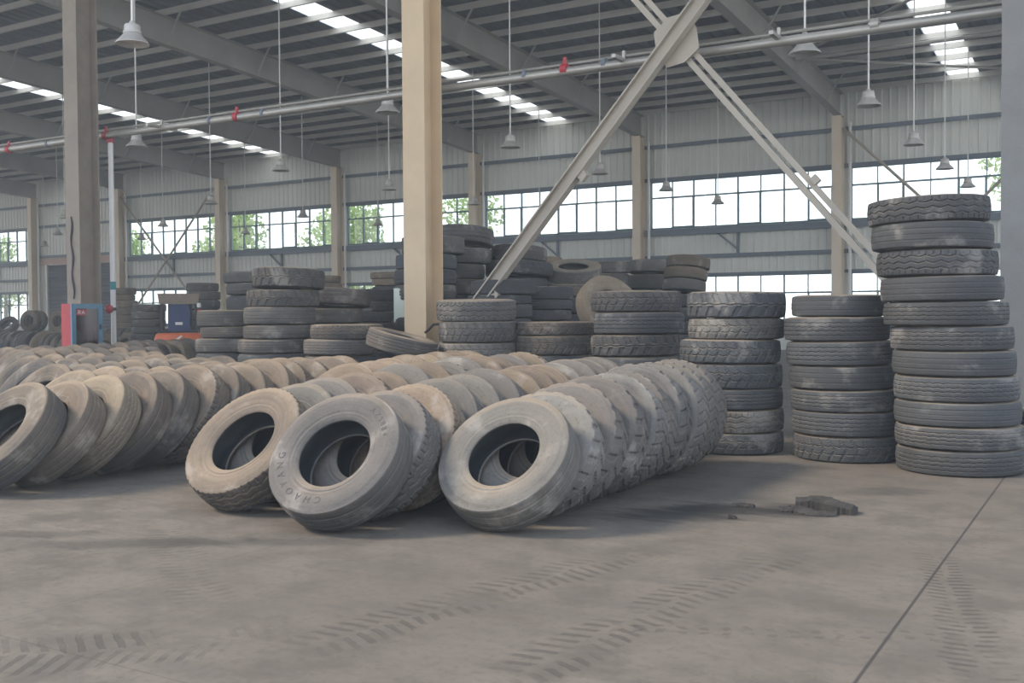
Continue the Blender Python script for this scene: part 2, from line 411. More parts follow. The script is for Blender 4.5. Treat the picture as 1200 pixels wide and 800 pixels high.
# girts
tn = 2
for k, a, b, kind in bays:
    for z, h, d in (((8.22, .12, .16), (6.87, .12, .16), (4.72, .22, .22), (3.72, .12, .16), (2.98, .09, .14), (.95, .09, .14)) if kind == 'win' else ((8.22, .12, .16), (6.93, .12, .16), (5.1, .14, .18))):
        g = MB(); g.box((a + .19, W - .04 - d, z - h/2), (b - .19, W - .036, z + h/2))
        g.box((a + .19, W - .04 - d, z - h/2 - .03), (b - .19, W - .04 - d + .015, z - h/2))
        tag(g.build('trim_%d' % tn, M['girt']), 'blue grey horizontal girt on the window wall', 'girt', 'wall girts', 'structure'); tn += 1
    if kind == 'win':
        g = MB(); xm = (a + b)/2
        g.bar((xm + .1, W - .12, 4.62), (xm + .1, W - .12, 3.78), .09, .09); g.bar((xm - .75, W - .12, 4.62), (xm + .08, W - .12, 3.95), .07, .07)
        tag(g.build('trim_%d' % tn, M['girt']), 'small angled bracket under the window sill girt', 'bracket', 'sill brackets', 'structure'); tn += 1

# columns
def hcol(name, x, y, z1, fl, dp, mat, label, group, tw=.016):
    r = empty(name, (x, y, 0)); tag(r, label, 'column', group, 'structure')
    a = MB(); a.box((-fl/2, -dp/2, 0), (fl/2, -dp/2 + tw, z1)); a.box((-fl/2, dp/2 - tw, 0), (fl/2, dp/2, z1)); a.build('flange', mat, r)
    a = MB(); a.box((-tw/2, -dp/2 + tw, 0), (tw/2, dp/2 - tw, z1)); a.build('web', mat, r)
    a = MB(); a.box((-fl/2 - .06, -dp/2 - .06, 0), (fl/2 + .06, dp/2 + .06, .03)); a.build('base_plate', mat, r)
    return r
NEARLAB = {-1: 'grey steel column behind the red hose cabinet', 0: 'beige steel column in the middle of the hall', 1: 'grey steel column at the right edge behind the tallest stack', -2: 'near line steel column beyond the left edge'}
for k in (-2, -1, 0, 1):
    hcol('column', (-1.0 if k == 1 else X0 + 8*k), YN, roof_z(YN), .40, .46, M[{-1: 'column_shaded_stained', 1: 'column_shaded'}.get(k, 'column')], NEARLAB[k], 'columns of the near line')
for i, x in enumerate(cols):
    hcol('column', x, W - .36, roof_z(W), .36, .50, M['wallcol'], 'cream wall column, %s from the right along the window wall' % ORD[len(cols) - 1 - i], 'columns of the window wall')

# downpipes beside the wall columns
for i, x in enumerate(cols):
    d = MB(); d.tube([(x + .42, W - .30, .05), (x + .42, W - .30, 8.4)], .055, 10)
    tag(d.build('downpipe', M['whitepipe']), 'white downpipe beside the %s wall column from the right' % ORD[len(cols) - 1 - i], 'pipe', 'downpipes on the window wall')

# roof beams with fly braces
YS = 5.0
def slope_bar(mb, x0, x1, y0, y1, za, zb):
    v = []
    for y in (y0, y1):
        for (x, z) in ((x0, za), (x1, za), (x1, zb), (x0, zb)): v.append((x, y, roof_z(y) + z))
    mb.add(v, [(0,1,2,3),(7,6,5,4),(0,4,5,1),(1,5,6,2),(2,6,7,3),(3,7,4,0)])
BD = .86
for i, x in enumerate(cols):
    r = empty('roof_beam', (0, 0, 0)); tag(r, 'grey roof beam over the %s wall column from the right' % ORD[len(cols) - 1 - i], 'beam', 'roof beams', 'structure')
    a = MB(); slope_bar(a, x - .15, x + .15, YS, W - .1, 0, .02); slope_bar(a, x - .15, x + .15, YS, W - .1, BD - .02, BD); a.build('flange', M['beam'], r)
    a = MB(); slope_bar(a, x - .008, x + .008, YS, W - .1, .02, BD - .02); a.build('web', M['beam'], r)
    y = YS + 1.7
    while y < W - 1:
        z = roof_z(y)
        for s in (-1, 1):
            b = MB(); b.bar((x + s*.14, y, z + .03), (x + s*.78, y, z + BD + .12), .05, .05)
            b.build('fly_brace', M['beam'], r)
        y += 3.75
# purlins
PS = 1.25
ny = int((W - YS) / PS)
for j in range(ny + 1):
    y = W - .25 - j*PS; z = roof_z(y) + BD
    a = MB(); a.box((-74, y - .012, z), (5, y, z + .20)); a.box((-74, y - .075, z), (5, y - .012, z + .014)); a.box((-74, y, z + .186), (5, y + .07, z + .2))
    tag(a.build('roof_purlin', M['purlin']), 'galvanised roof purlin, %s from the window wall' % (ORD[j] if j < len(ORD) else 'twenty-' + ORD[j - 20]), 'purlin', 'roof purlins', 'structure')
# roof sheet with translucent strips
SKY = (-4.95, -21.1, -37.5, -53.4)
a = MB(); edges = [5.0]
for s in SKY: edges += [s + .5, s - .5]
edges += [-74.0]
for i in range(0, len(edges), 2):
    xa, xb = edges[i + 1], edges[i]
    n = max(1, int((xb - xa) / .4)); v = []; fc = []
    prof = []
    for q in range(n):
        xq = xa + (xb - xa)*q/n; st = (xb - xa)/n
        prof += [(xq, 0), (xq + st*.62, 0), (xq + st*.72, .05), (xq + st*.9, .05)]
    prof.append((xb, 0))
    for (px, pz) in prof:
        for y in (YS - .4, W + .4): v.append((px, y, roof_z(y) + BD + .2 + pz))
    for q in range(len(prof) - 1): fc.append((2*q, 2*q+2, 2*q+3, 2*q+1))
    m0 = len(v)
    for (px, pz) in prof:
        for y in (YS - .4, W + .4): v.append((px, y, roof_z(y) + BD + .26 + pz))
    for q in range(len(prof) - 1): fc.append((m0+2*q+1, m0+2*q+3, m0+2*q+2, m0+2*q))
    a.add(v, fc)
tag(a.build('ceiling', M['deck']), 'dark ribbed steel roof sheeting on purlins', 'roof', kind='structure')
for i, s in enumerate(SKY):
    a = MB(); slope_bar(a, s - .52, s + .52, YS - .4, W + .4, BD + .21, BD + .225)
    tag(a.build('window_%d' % (40 + i), M['skylight']), 'translucent skylight strip in the roof, %s from the right' % ORD[i], 'skylight', 'roof skylight strips', 'structure')
# roof bracing tubes in the right-hand bay and wall bracing
def brace(name, p, q, r, mat, label, cat='brace', group=None):
    a = MB(); a.tube([p, q], r, 10); return tag(a.build(name, mat), label, cat, group, 'structure')
brace('roof_brace', (-9.1, 33, roof_z(33)+.55), (-1.3, 26, roof_z(26)+.55), .045, M['beam'], 'thin roof brace tube crossing the right-hand bay', group='roof braces')
brace('roof_brace', (-9.1, 33, roof_z(33)+.5), (-1.3, 38.6, roof_z(38.6)+.5), .045, M['beam'], 'thin roof brace tube near the right window wall', group='roof braces')
brace('roof_brace', (-9.1, 33.0, roof_z(33)+.45), (-1.3, 33.0, roof_z(33)+.45), .06, M['beam'], 'roof strut tube spanning the right-hand bay', group='roof braces')
for (xa, xb, lab) in ((-9.0, -1.4, 'behind the tall right stack'), (-49.0, -41.4, 'right of the shutter door')):
    brace('wall_brace', (xa, W - .5, 8.2), (xb, W - .5, .6), .055, M['brace'], 'slim wall brace falling to the right, ' + lab, group='wall braces')
    brace('wall_brace', (xb, W - .62, 8.2), (xa, W - .62, .6), .055, M['brace'], 'slim wall brace falling to the left, ' + lab, group='wall braces')

# crossed braces between the near columns
def crossed():
    a_, b_ = Vector((-9.0, YN - .12, .62)), Vector((-1.2, YN - .12, 9.40))
    r = empty('diagonal_brace', (0, 0, 0)); tag(r, 'beige diagonal channel brace rising to the right from the beige column', 'brace', kind='structure')
    m1 = MB(); m1.bar(a_, b_, .15, .012); m1.build('web', M['brace'], r)
    m1 = MB()
    m1.bar(a_, b_, .02, .15, ox=.083); m1.bar(a_, b_, .02, .15, ox=-.083)
    m1.build('flange', M['brace'], r)
    d = (b_ - a_).normalized(); nrm = Vector((d.z, 0, -d.x))
    for t in (1.6, 3.75, 8.3):
        p = a_ + d*t + nrm*.14
        m1 = MB(); m1.bar(p - d*.06, p + d*.06, .10, .09); m1.build('cleat', M['brace'], r)
    a_, b_ = Vector((-1.2, YN + .06, .40)), Vector((-9.0, YN + .06, 9.65))
    r = empty('diagonal_brace', (0, 0, 0)); tag(r, 'beige twin angle brace falling to the right behind the tallest stack', 'brace', kind='structure')
    for s in (-1, 1):
        m1 = MB(); m1.bar(a_, b_, .075, .012, ox=s*.060); m1.bar(a_, b_, .012, .08, ox=s*.028, oy=.04); m1.build('angle_bar', M['brace'], r)
    d = (b_ - a_).normalized(); nrm = Vector((d.z, 0, -d.x))
    for t in (1.9, 3.4, 8.2):
        p = a_ + d*t + nrm*.12
        m1 = MB(); m1.bar(p - d*.05, p + d*.05, .09, .08); m1.build('cleat', M['brace'], r)
    c = Vector((-5.09, YN, 5.02))
    m1 = MB(); v = []
    for yy in (-.02, .0):
        for ang in range(8):
            q = R_(22.5 + 45*ang); rr = .34 if ang % 2 else .30
            v.append((c.x + rr*math.cos(q), c.y + yy, c.z + rr*1.1*math.sin(q)))
    m1.add(v, [tuple(range(8)), tuple(range(15, 7, -1))] + [(i, (i+1) % 8, 8 + (i+1) % 8, 8 + i) for i in range(8)])
    tag(m1.build('gusset_plate', M['brace']), 'beige gusset plate where the two braces cross', 'plate', kind='structure')
crossed()

# sprinkler main across the hall
r = empty('water_pipe', (-12, 13.35, 5.0)); tag(r, 'grey horizontal water main hung across the hall behind the near columns', 'pipe')
a = MB(); a.tube([(-14, 0, .02), (13.5, 0, -.06)], .062, 16); a.build('pipe_run', M['pipe'], r, True)
a = MB(); a.tube([(-14, .02, .13), (13.5, .02, .05)], .022, 8); a.build('conduit', M['pipe'], r, True)
for x in (-8.32, -1.65, 4.96, 9.3, -5.2):
    mt = 'red' if x < 5 else 'pipe'
    a = MB(); a.tube([(x - .05, 0, 0), (x + .05, 0, 0)], .082, 14); a.build('coupling', M[mt], r, True)
    if mt == 'red': a = MB(); a.tube([(x, 0, .06), (x, 0, .17)], .03, 8); a.build('valve_stem', M['red'], r, True)
for x in (-1.0, -2.3, 4.3, 5.6, -7.0):
    a = MB(); a.tube([(x - .03, 0, 0), (x + .03, 0, 0)], .075, 12); a.build('clamp', M['girt'], r, True)
for x in (8.1, 5.9, -3.6):
    a = MB(); a.bar((x, -.35, .0), (x, .35, .0), .06, .05, side=(0,0,1)); a.box((x - .02, -.02, .0), (x + .02, .02, .14)); a.build('hanger', M['pipe'], r)
r = empty('riser_pipe', (-17.16, 13.42, 0)); tag(r, 'white riser pipe with a teal ring beside the grey cabinet column', 'pipe')
a = MB(); a.tube([(0,0,.02), (0,0,4.98)], .05, 12); a.build('pipe_run', M['whitepipe'], r, True)
a = MB(); a.tube([(0,0,1.98), (0,0,2.14)], .056, 12); a.build('painted_ring', M['teal'], r, True)
a = MB(); a.tube([(0,0,4.86), (0,0,5.02)], .075, 12); a.build('elbow', M['red'], r, True)

# dark trailing cable on the grey column
pts = [(X0 - 8 - .02 + .028*math.sin(i*1.3) + .01*i*.3, YN - .25, 3.35 - i*.13) for i in range(13)]
a = MB(); a.tube(pts, [.012 + .010*abs(math.sin(i*.8)) for i in range(13)], 6); tag(a.build('hanging_cable', M['black']), 'dark wavy cable trailing down the grey column', 'cable')

# high bay lamps
LAMPS = [(-4.24,15.87),(-4.27,20.53),(-4.35,25.9),(-4.35,30.74),(-4.36,35.66),(-12.36,10.07),(-12.39,16.09),(-12.54,21.0),(-12.8,26.36),(-12.74,31.1),(-12.73,35.93),(-19.75,16.16),(-19.78,20.94),(-19.97,25.98),(-20.18,31.19),(-20.56,36.7),(-27.66,25.76),(-28.39,31.28),(-28.33,36.03),(-36.33,26.2),(-36.24,30.99),(-36.37,36.03),(-43.92,31.27),(-43.37,35.71),(-51.7,35.96)]
LINE = {-4: 'line before the tall right stack', -12: 'line left of the crossed braces', -20: 'line over the beige column', -28: 'line left of the beige column', -36: 'line right of the grey column', -44: 'line behind the grey column', -52: 'line at the shutter door'}
meshes = {}
def lamp_mesh(key, fn, smooth=True):
    if key not in meshes: q = MB(); fn(q); meshes[key] = q.mesh(key, smooth)
    return meshes[key]
cnt = {}
for (x, y) in LAMPS:
    kx = min(LINE, key=lambda q: abs(q - x)); cnt[kx] = cnt.get(kx, 0) + 1
    r = empty('high_bay_lamp', (x, y, 5.38)); tag(r, 'bell shaped high bay lamp, %s nearest in the %s' % (ORD[cnt[kx]-1], LINE[kx]), 'lamp', 'high bay lamps on rods')
    link('shade', lamp_mesh('shade', lambda q: q.lathe([(.235,0),(.238,.012),(.225,.03),(.17,.085),(.115,.15),(.095,.165),(.09,.16),(.11,.142),(.163,.078),(.215,.025),(.235,0)], 32)), M['lamp'], r)
    link('housing', lamp_mesh('housing', lambda q: q.lathe([(0,.14),(.118,.14),(.13,.155),(.13,.175),(.115,.185),(.115,.255),(.10,.28),(.05,.295),(.035,.33),(0,.33)], 24)), M['lamp'], r)
    link('lens', lamp_mesh('lens', lambda q: q.lathe([(0,.03),(.10,.034),(.17,.05),(.185,.062),(.17,.066),(0,.05)], 24)), M['lampglass'], r)
    q = MB(); q.tube([(0,0,.31), (0,0, roof_z(y) + BD + .205 - 5.38)], .017, 8); q.build('rod', M['whitepipe'], r, True)

# trees beyond the windows
def tree(x, y, h, rad, label, seed):
    rnd = random.Random(seed); r = empty('tree', (x, y, -.12)); tag(r, label, 'tree', 'trees outside the windows')
    t = MB(); t.tube([(0,0,0),(.1,.05,h*.3),(.05,.1,h*.6),(0,0,h*.9)], [.18,.15,.1,.03], 8); t.build('trunk', M['bark'], r, True)
    fo = MB()
    blobs = [(rnd.uniform(-rad,rad)*.7, rnd.uniform(-rad,rad)*.7, h*rnd.uniform(.38,.95)) for _ in range(14)]
    for _ in range(1800):
        bx, by, bz = rnd.choice(blobs); s = rad*.55
        d = Vector((rnd.gauss(0,1), rnd.gauss(0,1), rnd.gauss(0,1))).normalized() * s * rnd.random()**.4
        p = Vector((bx, by, bz)) + d
        q = Quaternion((rnd.gauss(0,1), rnd.gauss(0,1), rnd.gauss(0,1), rnd.gauss(0,1))).normalized().to_matrix()
        l, wd = rnd.uniform(.12,.24), rnd.uniform(.07,.13)
        fo.add([p + q @ Vector(c) for c in ((-l,0,0),(0,-wd,.02),(l,0,0),(0,wd,.02))], [(0,1,2,3)])
    fo.build('foliage', M['leaf'], r)
for i, (x, y, h, rad, lab) in enumerate([(-53,50,8.6,2.2,'leafy tree outside the window right of the shutter door, on its left'),(-47.5,46.5,8.8,2.0,'leafy tree outside the window right of the shutter door, on its right'),
        (-44.5,52,9.0,2.3,'leafy tree outside the window left of the beige column, on its left'),(-39,47.5,8.2,2.1,'leafy tree outside the window left of the beige column, on its right'),(-35.5,53,9.2,2.3,'leafy tree outside the window just left of the beige column'),
        (-3.6,52,9.3,2.0,'leafy tree outside the window above the tallest stack'),(-66,53,8,2.2,'leafy tree outside the far left windows, on the right'),(-74,48,7.2,2.0,'leafy tree outside the leftmost windows')]):
    tree(x, y, h, rad, lab, i)

# ------------------------------------------------------------------ tyres
TW = .112
def groove(style, u, t):
    """depth of the tread pattern at u in -1..1 across and angle t"""
    tri = lambda x: abs((x % 1) * 2 - 1) * 2 - 1
    if style == 'rib':
        z = .045 * tri(t * 40 / (2*math.pi))
        g = max(1.0 if abs(u - c - z) < .05 else 0. for c in (-.62, -.2, .2, .62))
        return .007 * g
    if style == 'block':
        z = .06 * tri(t * 30 / (2*math.pi))
        g = max(1.0 if abs(u - c - z) < .055 else 0. for c in (-.36, .36))
        ph = (t * 30 / (2*math.pi) + .55*abs(u)) % 1
        if ph < .24: g = 1.0
        return .010 * g
    if style == 'lug':
        ph = (t * 22 / (2*math.pi) + (.5 if u > 0 else 0) + .35*abs(u)) % 1
        g = 1.0 if (ph < .42 and abs(u) > .14) else 0.
        z = .07 * tri(t * 22 / (2*math.pi))
        if abs(u - z) < .06: g = max(g, .7)
        return .014 * g
    if style == 'zigzag':
        z = .10 * tri(t * 26 / (2*math.pi))
        g = max(1.0 if abs(u - c - z) < .06 else 0. for c in (-.55, 0, .55))
        ph = (t * 52 / (2*math.pi)) % 1
        if ph < .2 and abs(u) > .68: g = 1.0
        return .009 * g
    return .003 * max(1.0 if abs(u - c) < .05 else 0. for c in (-.5, 0, .5))
SIDE = [(.474,.1255),(.462,.1300),(.448,.1330),(.440,.1365),(.430,.1370),(.415,.1385),(.395,.1380),(.370,.1350),(.345,.1290),(.338,.1290),(.332,.1255),(.318,.1215),(.311,.1235),(.305,.1205),(.292,.1150),(.276,.1090),(.268,.1010),(.268,.0900),(.276,.0860)]
LINER = [(.276,.0860),(.30,.094),(.33,.108),(.37,.119),(.41,.121),(.44,.110),(.460,.080),(.468,.04),(.469,0.)]
def tread_geo(mb, style, n, mm):
    v = []; fc = []
    us = [-1 + 2*i/(mm-1) for i in range(mm)]
    for k in range(n):
        t = 2*math.pi*k/n; c, s = math.cos(t), math.sin(t)
        row = [(.474, -.1255), (.486, -.1215)]
        for u in us: row.append((.5 - .009*u*u - groove(style, u, t), u*TW))
        row += [(.486, .1215), (.474, .1255)]
        if style in ('lug', 'block', 'zigzag'):                  # notched shoulders
            e = groove(style, .95, t) * .6; e2 = groove(style, -.95, t) * .6
            row[1] = (.486 - e2, -.1215); row[-2] = (.486 - e, .1215)
        v += [(r*c, r*s, z) for r, z in row]
    q = mm + 4
    for k in range(n):
        k2 = (k+1) % n
        for i in range(q-1): fc.append((k*q+i, k2*q+i, k2*q+i+1, k*q+i+1))
    mb.add(v, fc)
def tyre_meshes(style):
    q = MB(); tread_geo(q, style, 264, 31); a = q.mesh('tread_' + style, False)
    return a
TREADS = {}
for st in ('rib', 'block', 'lug', 'zigzag', 'worn'): TREADS[st] = tyre_meshes(st)
q = MB(); q.lathe(SIDE, 96); SIDEM = q.mesh('sidewall', True)
q = MB(); q.lathe(LINER + [(r, -z) for r, z in LINER[-2::-1]], 72); LINERM = q.mesh('inner_liner', True)
FAR = {}
for st in ('rib', 'block', 'lug', 'zigzag', 'worn'):
    q = MB(); tread_geo(q, st, 132, 15); q.lathe(SIDE, 66); q.lathe([(r, -z) for r, z in SIDE[::-1]], 66)
    q.lathe(LINER + [(r, -z) for r, z in LINER[-2::-1]], 66)
    FAR[st] = q.mesh('tyre_' + st, True)
for me in list(TREADS.values()) + [SIDEM] + list(FAR.values()): me.materials.append(M['rubber'])
LINERM.materials.append(M['liner'])
FLIP = Quaternion((1,0,0), math.pi)

def make_near(style):
    r = empty('tyre'); r.rotation_mode = 'QUATERNION'
    link('tread', TREADS[style], None, r)
    link('sidewall', SIDEM, None, r)
    s = link('sidewall', SIDEM, None, r); s.rotation_mode = 'QUATERNION'; s.rotation_quaternion = FLIP
    link('inner_liner', LINERM, None, r)
    return r
PROTO = {}
def tyre(style, loc, quat, scale, color, label, group, near=True):
    if near:
        if style not in PROTO: PROTO[style] = o = make_near(style)
        else:
            o = PROTO[style].copy(); C.objects.link(o)
            for ch in PROTO[style].children:
                c = ch.copy(); C.objects.link(c); c.parent = o
        for ch in o.children: ch.color = color
    else:
        o = link('tyre', FAR[style], None); o.rotation_mode = 'QUATERNION'
    o.color = color
    o.location = loc; o.rotation_quaternion = quat; o.scale = scale
    tag(o, label, 'tyre', group)
    return o
def axis_quat(tilt, yaw, spin):
    a = Vector((math.sin(yaw)*math.cos(tilt), -math.cos(yaw)*math.cos(tilt), math.sin(tilt)))
    s = Vector((0,0,1)).cross(a).normalized(); v = a.cross(s)
    Mx = Matrix((s, v, a)).transposed()
    return Mx.to_quaternion() @ Quaternion((0,0,1), spin)

TAN = (.225,.172,.122); SAND = (.285,.222,.155); GREY = (.178,.162,.142); PALE = (.225,.212,.19); COOL = (.088,.099,.110); DIM = (.145,.125,.104)
def jit(c, a, k=.05, da=.08):
    f = 1 + random.uniform(-k, k)*2
    return (c[0]*f, c[1]*f*(1+random.uniform(-.02,.02)), c[2]*f, a + random.uniform(-da, da))

def row(X, Y0, n, tilt, label, group, styles, cols_, amt, R=.505, yaw0=0., first=None, near=True, wid=.272, z0=0., dx=0., tilt1=None):
    Y = Y0
    for i in range(n):
        tl = tilt if tilt1 is None else tilt + (tilt1 - tilt)*min(1, i/(n*.7))
        t = R_(tl + (random.uniform(-1.2, 1.2) if i else 0))
        rr = R * (1 + (random.uniform(-.025, .02) if i else 0)); s = rr/.5
        b = .1375 * wid/.275
        yw = yaw0 if i == 0 else R_(random.uniform(-3, 3))
        x = X + (random.uniform(-.035, .035) if i else 0) + dx*i
        z = rr*math.cos(t) + b*math.sin(t)*.82
        st = first if (first and i == 0) else random.choice(styles)
        lb = (ORD[i] + ' tyre from the front of ' + label) if i else ('front tyre of ' + label)
        o = tyre(st, (x, Y, z + z0), axis_quat(t, yw, random.uniform(0, 6.28)), (s, s, wid/.275), jit(random.choice(cols_), amt), lb, group, near)
        if i == 0: lead = o
        tn = t if tilt1 is None else R_(tilt + (tilt1 - tilt)*min(1, (i+1)/(n*.7)))
        Y += wid / math.cos((t + tn)/2) * 1.01 + rr*max(0, math.sin(t) - math.sin(tn))*.95
    return lead

G1 = 'leaning tyres in rows on the floor'
row(-3.62, 6.02, 10, 43.5, 'the right-hand row of chunky tyres', G1, ['block','lug','zigzag','block'], [GREY, PALE, GREY], .34, R=.492, first='worn', yaw0=R_(-1), tilt1=13)
lead3 = row(-4.62, 5.44, 13, 40, 'the row with a lettered front tyre', G1, ['rib','zigzag','worn','rib'], [GREY, GREY, TAN], .30, R=.498, first='worn', yaw0=R_(6), tilt1=18)
row(-5.69, 5.66, 13, 43, 'the row left of the lettered tyre', G1, ['rib','worn','block'], [GREY, GREY, TAN], .30, R=.507, first='zigzag', yaw0=R_(-2), tilt1=18)
row(-6.85, 8.1, 8, 34, 'the short sandy row set further back', G1, ['rib','worn'], [SAND, TAN], .32, tilt1=22)
row(-8.04, 5.21, 13, 43, 'the long sandy row at the left edge', G1, ['rib','worn','zigzag','rib'], [TAN, TAN, SAND], .24, R=.51, first='worn', yaw0=R_(-3), tilt1=32)
row(-9.15, 6.55, 10, 40, 'the second row left of the gap', G1, ['rib','worn'], [TAN, DIM, SAND], .24)
row(-10.3, 7.1, 8, 38, 'the third row left of the gap', G1, ['rib','worn'], [TAN, DIM], .22, near=False)
row(-11.4, 7.7, 7, 36, 'the fourth row left of the gap', G1, ['rib','worn'], [TAN, DIM], .22, near=False)
row(-12.5, 8.3, 7, 36, 'the fifth row left of the gap', G1, ['rib','worn'], [TAN, DIM], .22, near=False)
row(-13.6, 9.0, 8, 30, 'the sixth row left of the gap', G1, ['rib','worn'], [DIM, TAN], .22, near=False)
row(-14.7, 9.6, 11, 34, 'the row before the red hose cabinet', G1, ['rib','worn'], [DIM, TAN], .2, near=False, tilt1=16)
row(-15.7, 12.7, 5, 20, 'the short upright row before the forklift', G1, ['rib','worn'], [DIM, TAN], .2, near=False)
row(-15.9, 10.2, 4, 34, 'the row in front of the grey column', G1, ['rib','worn'], [DIM, TAN], .2, near=False)
row(-17.1, 10.6, 3, 36, 'the row left of the grey column foot', G1, ['rib','worn'], [DIM, TAN], .2, near=False)
G2 = 'tyres in rows behind the hose cabinet'
def row_x(X, Y, n, tilt, label, cols_, amt, z0=0., R=.5, face=90):
    """a row running away to the left, its end face turned to the right"""
    for i in range(n):
        t = R_(tilt + random.uniform(-1, 1)); rr = R*(1 + random.uniform(-.02, .02))
        lb = ('end tyre of ' if i == 0 else ORD[i] + ' tyre from the right end of ') + label
        yw = R_(face + random.uniform(-1.5, 1.5)) if i else R_(face - 25)
        tyre(random.choice(['rib','worn','zigzag']), (X + (.22 if i == 0 else 0) - i*.292/math.cos(R_(tilt)), Y + random.uniform(-.04, .04), z0 + rr*math.cos(t) + .11*math.sin(t)), axis_quat(t, yw, random.uniform(0, 6.28)), (rr/.5, rr/.5, 1), jit(cols_[0] if i == 0 else random.choice(cols_[1:]), amt + (.2 if i == 0 else 0)), lb, G2, False)
row_x(-28.9, 20.0, 9, 8, 'the upright row left of the hose cabinet', [SAND, DIM, DIM], .14)
row(-32.0, 22.8, 3, 12, 'the short sandy row just left of the grey column', G2, ['rib','worn'], [SAND, TAN], .34, near=False)
row_x(-31.9, 27.4, 11, 24, 'the leaning row between cabinet and forklift', [TAN, DIM, TAN], .2)
row_x(-25.5, 19.4, 7, 28, 'the leaning row by the forklift stack', [TAN, DIM, TAN], .2)
row(-28.4, 22.6, 2, 40, 'the slumped pair right of the hose cabinet', G2, ['worn'], [TAN], .3, near=False)
row_x(-41.2, 29.9, 12, 48, 'the row under two standing sandy tyres', [SAND, DIM, TAN], .24)
for i, (x, y, z, tl, yw, c, lb) in enumerate([(-43.85,29.7,1.27,6,12,SAND,'sandy tyre standing on the far low row, left of a twin'),(-43.8,30.05,1.27,6,12,TAN,'tyre behind the left one of the two standing sandy tyres'),
        (-42.45,30.2,1.25,6,10,SAND,'sandy tyre standing on the far low row, next to the grey column'),(-42.4,30.55,1.25,6,10,TAN,'tyre behind the right one of the two standing sandy tyres'),
        (-43.6,28.4,1.05,40,20,DIM,'dark tyre leaning on the far low row'),(-44.6,28.7,1.05,48,-20,DIM,'dark tyre slumped on the far low row at the left edge'),(-45.6,28.2,1.08,40,25,DIM,'dark tyre lying slanted at the left edge')]):
    tyre(['rib','worn'][i % 2], (x, y, z), axis_quat(R_(tl), R_(yw), i), (1,1,1), jit(c, .3), lb, 'tyres heaped on the far left rows', False)

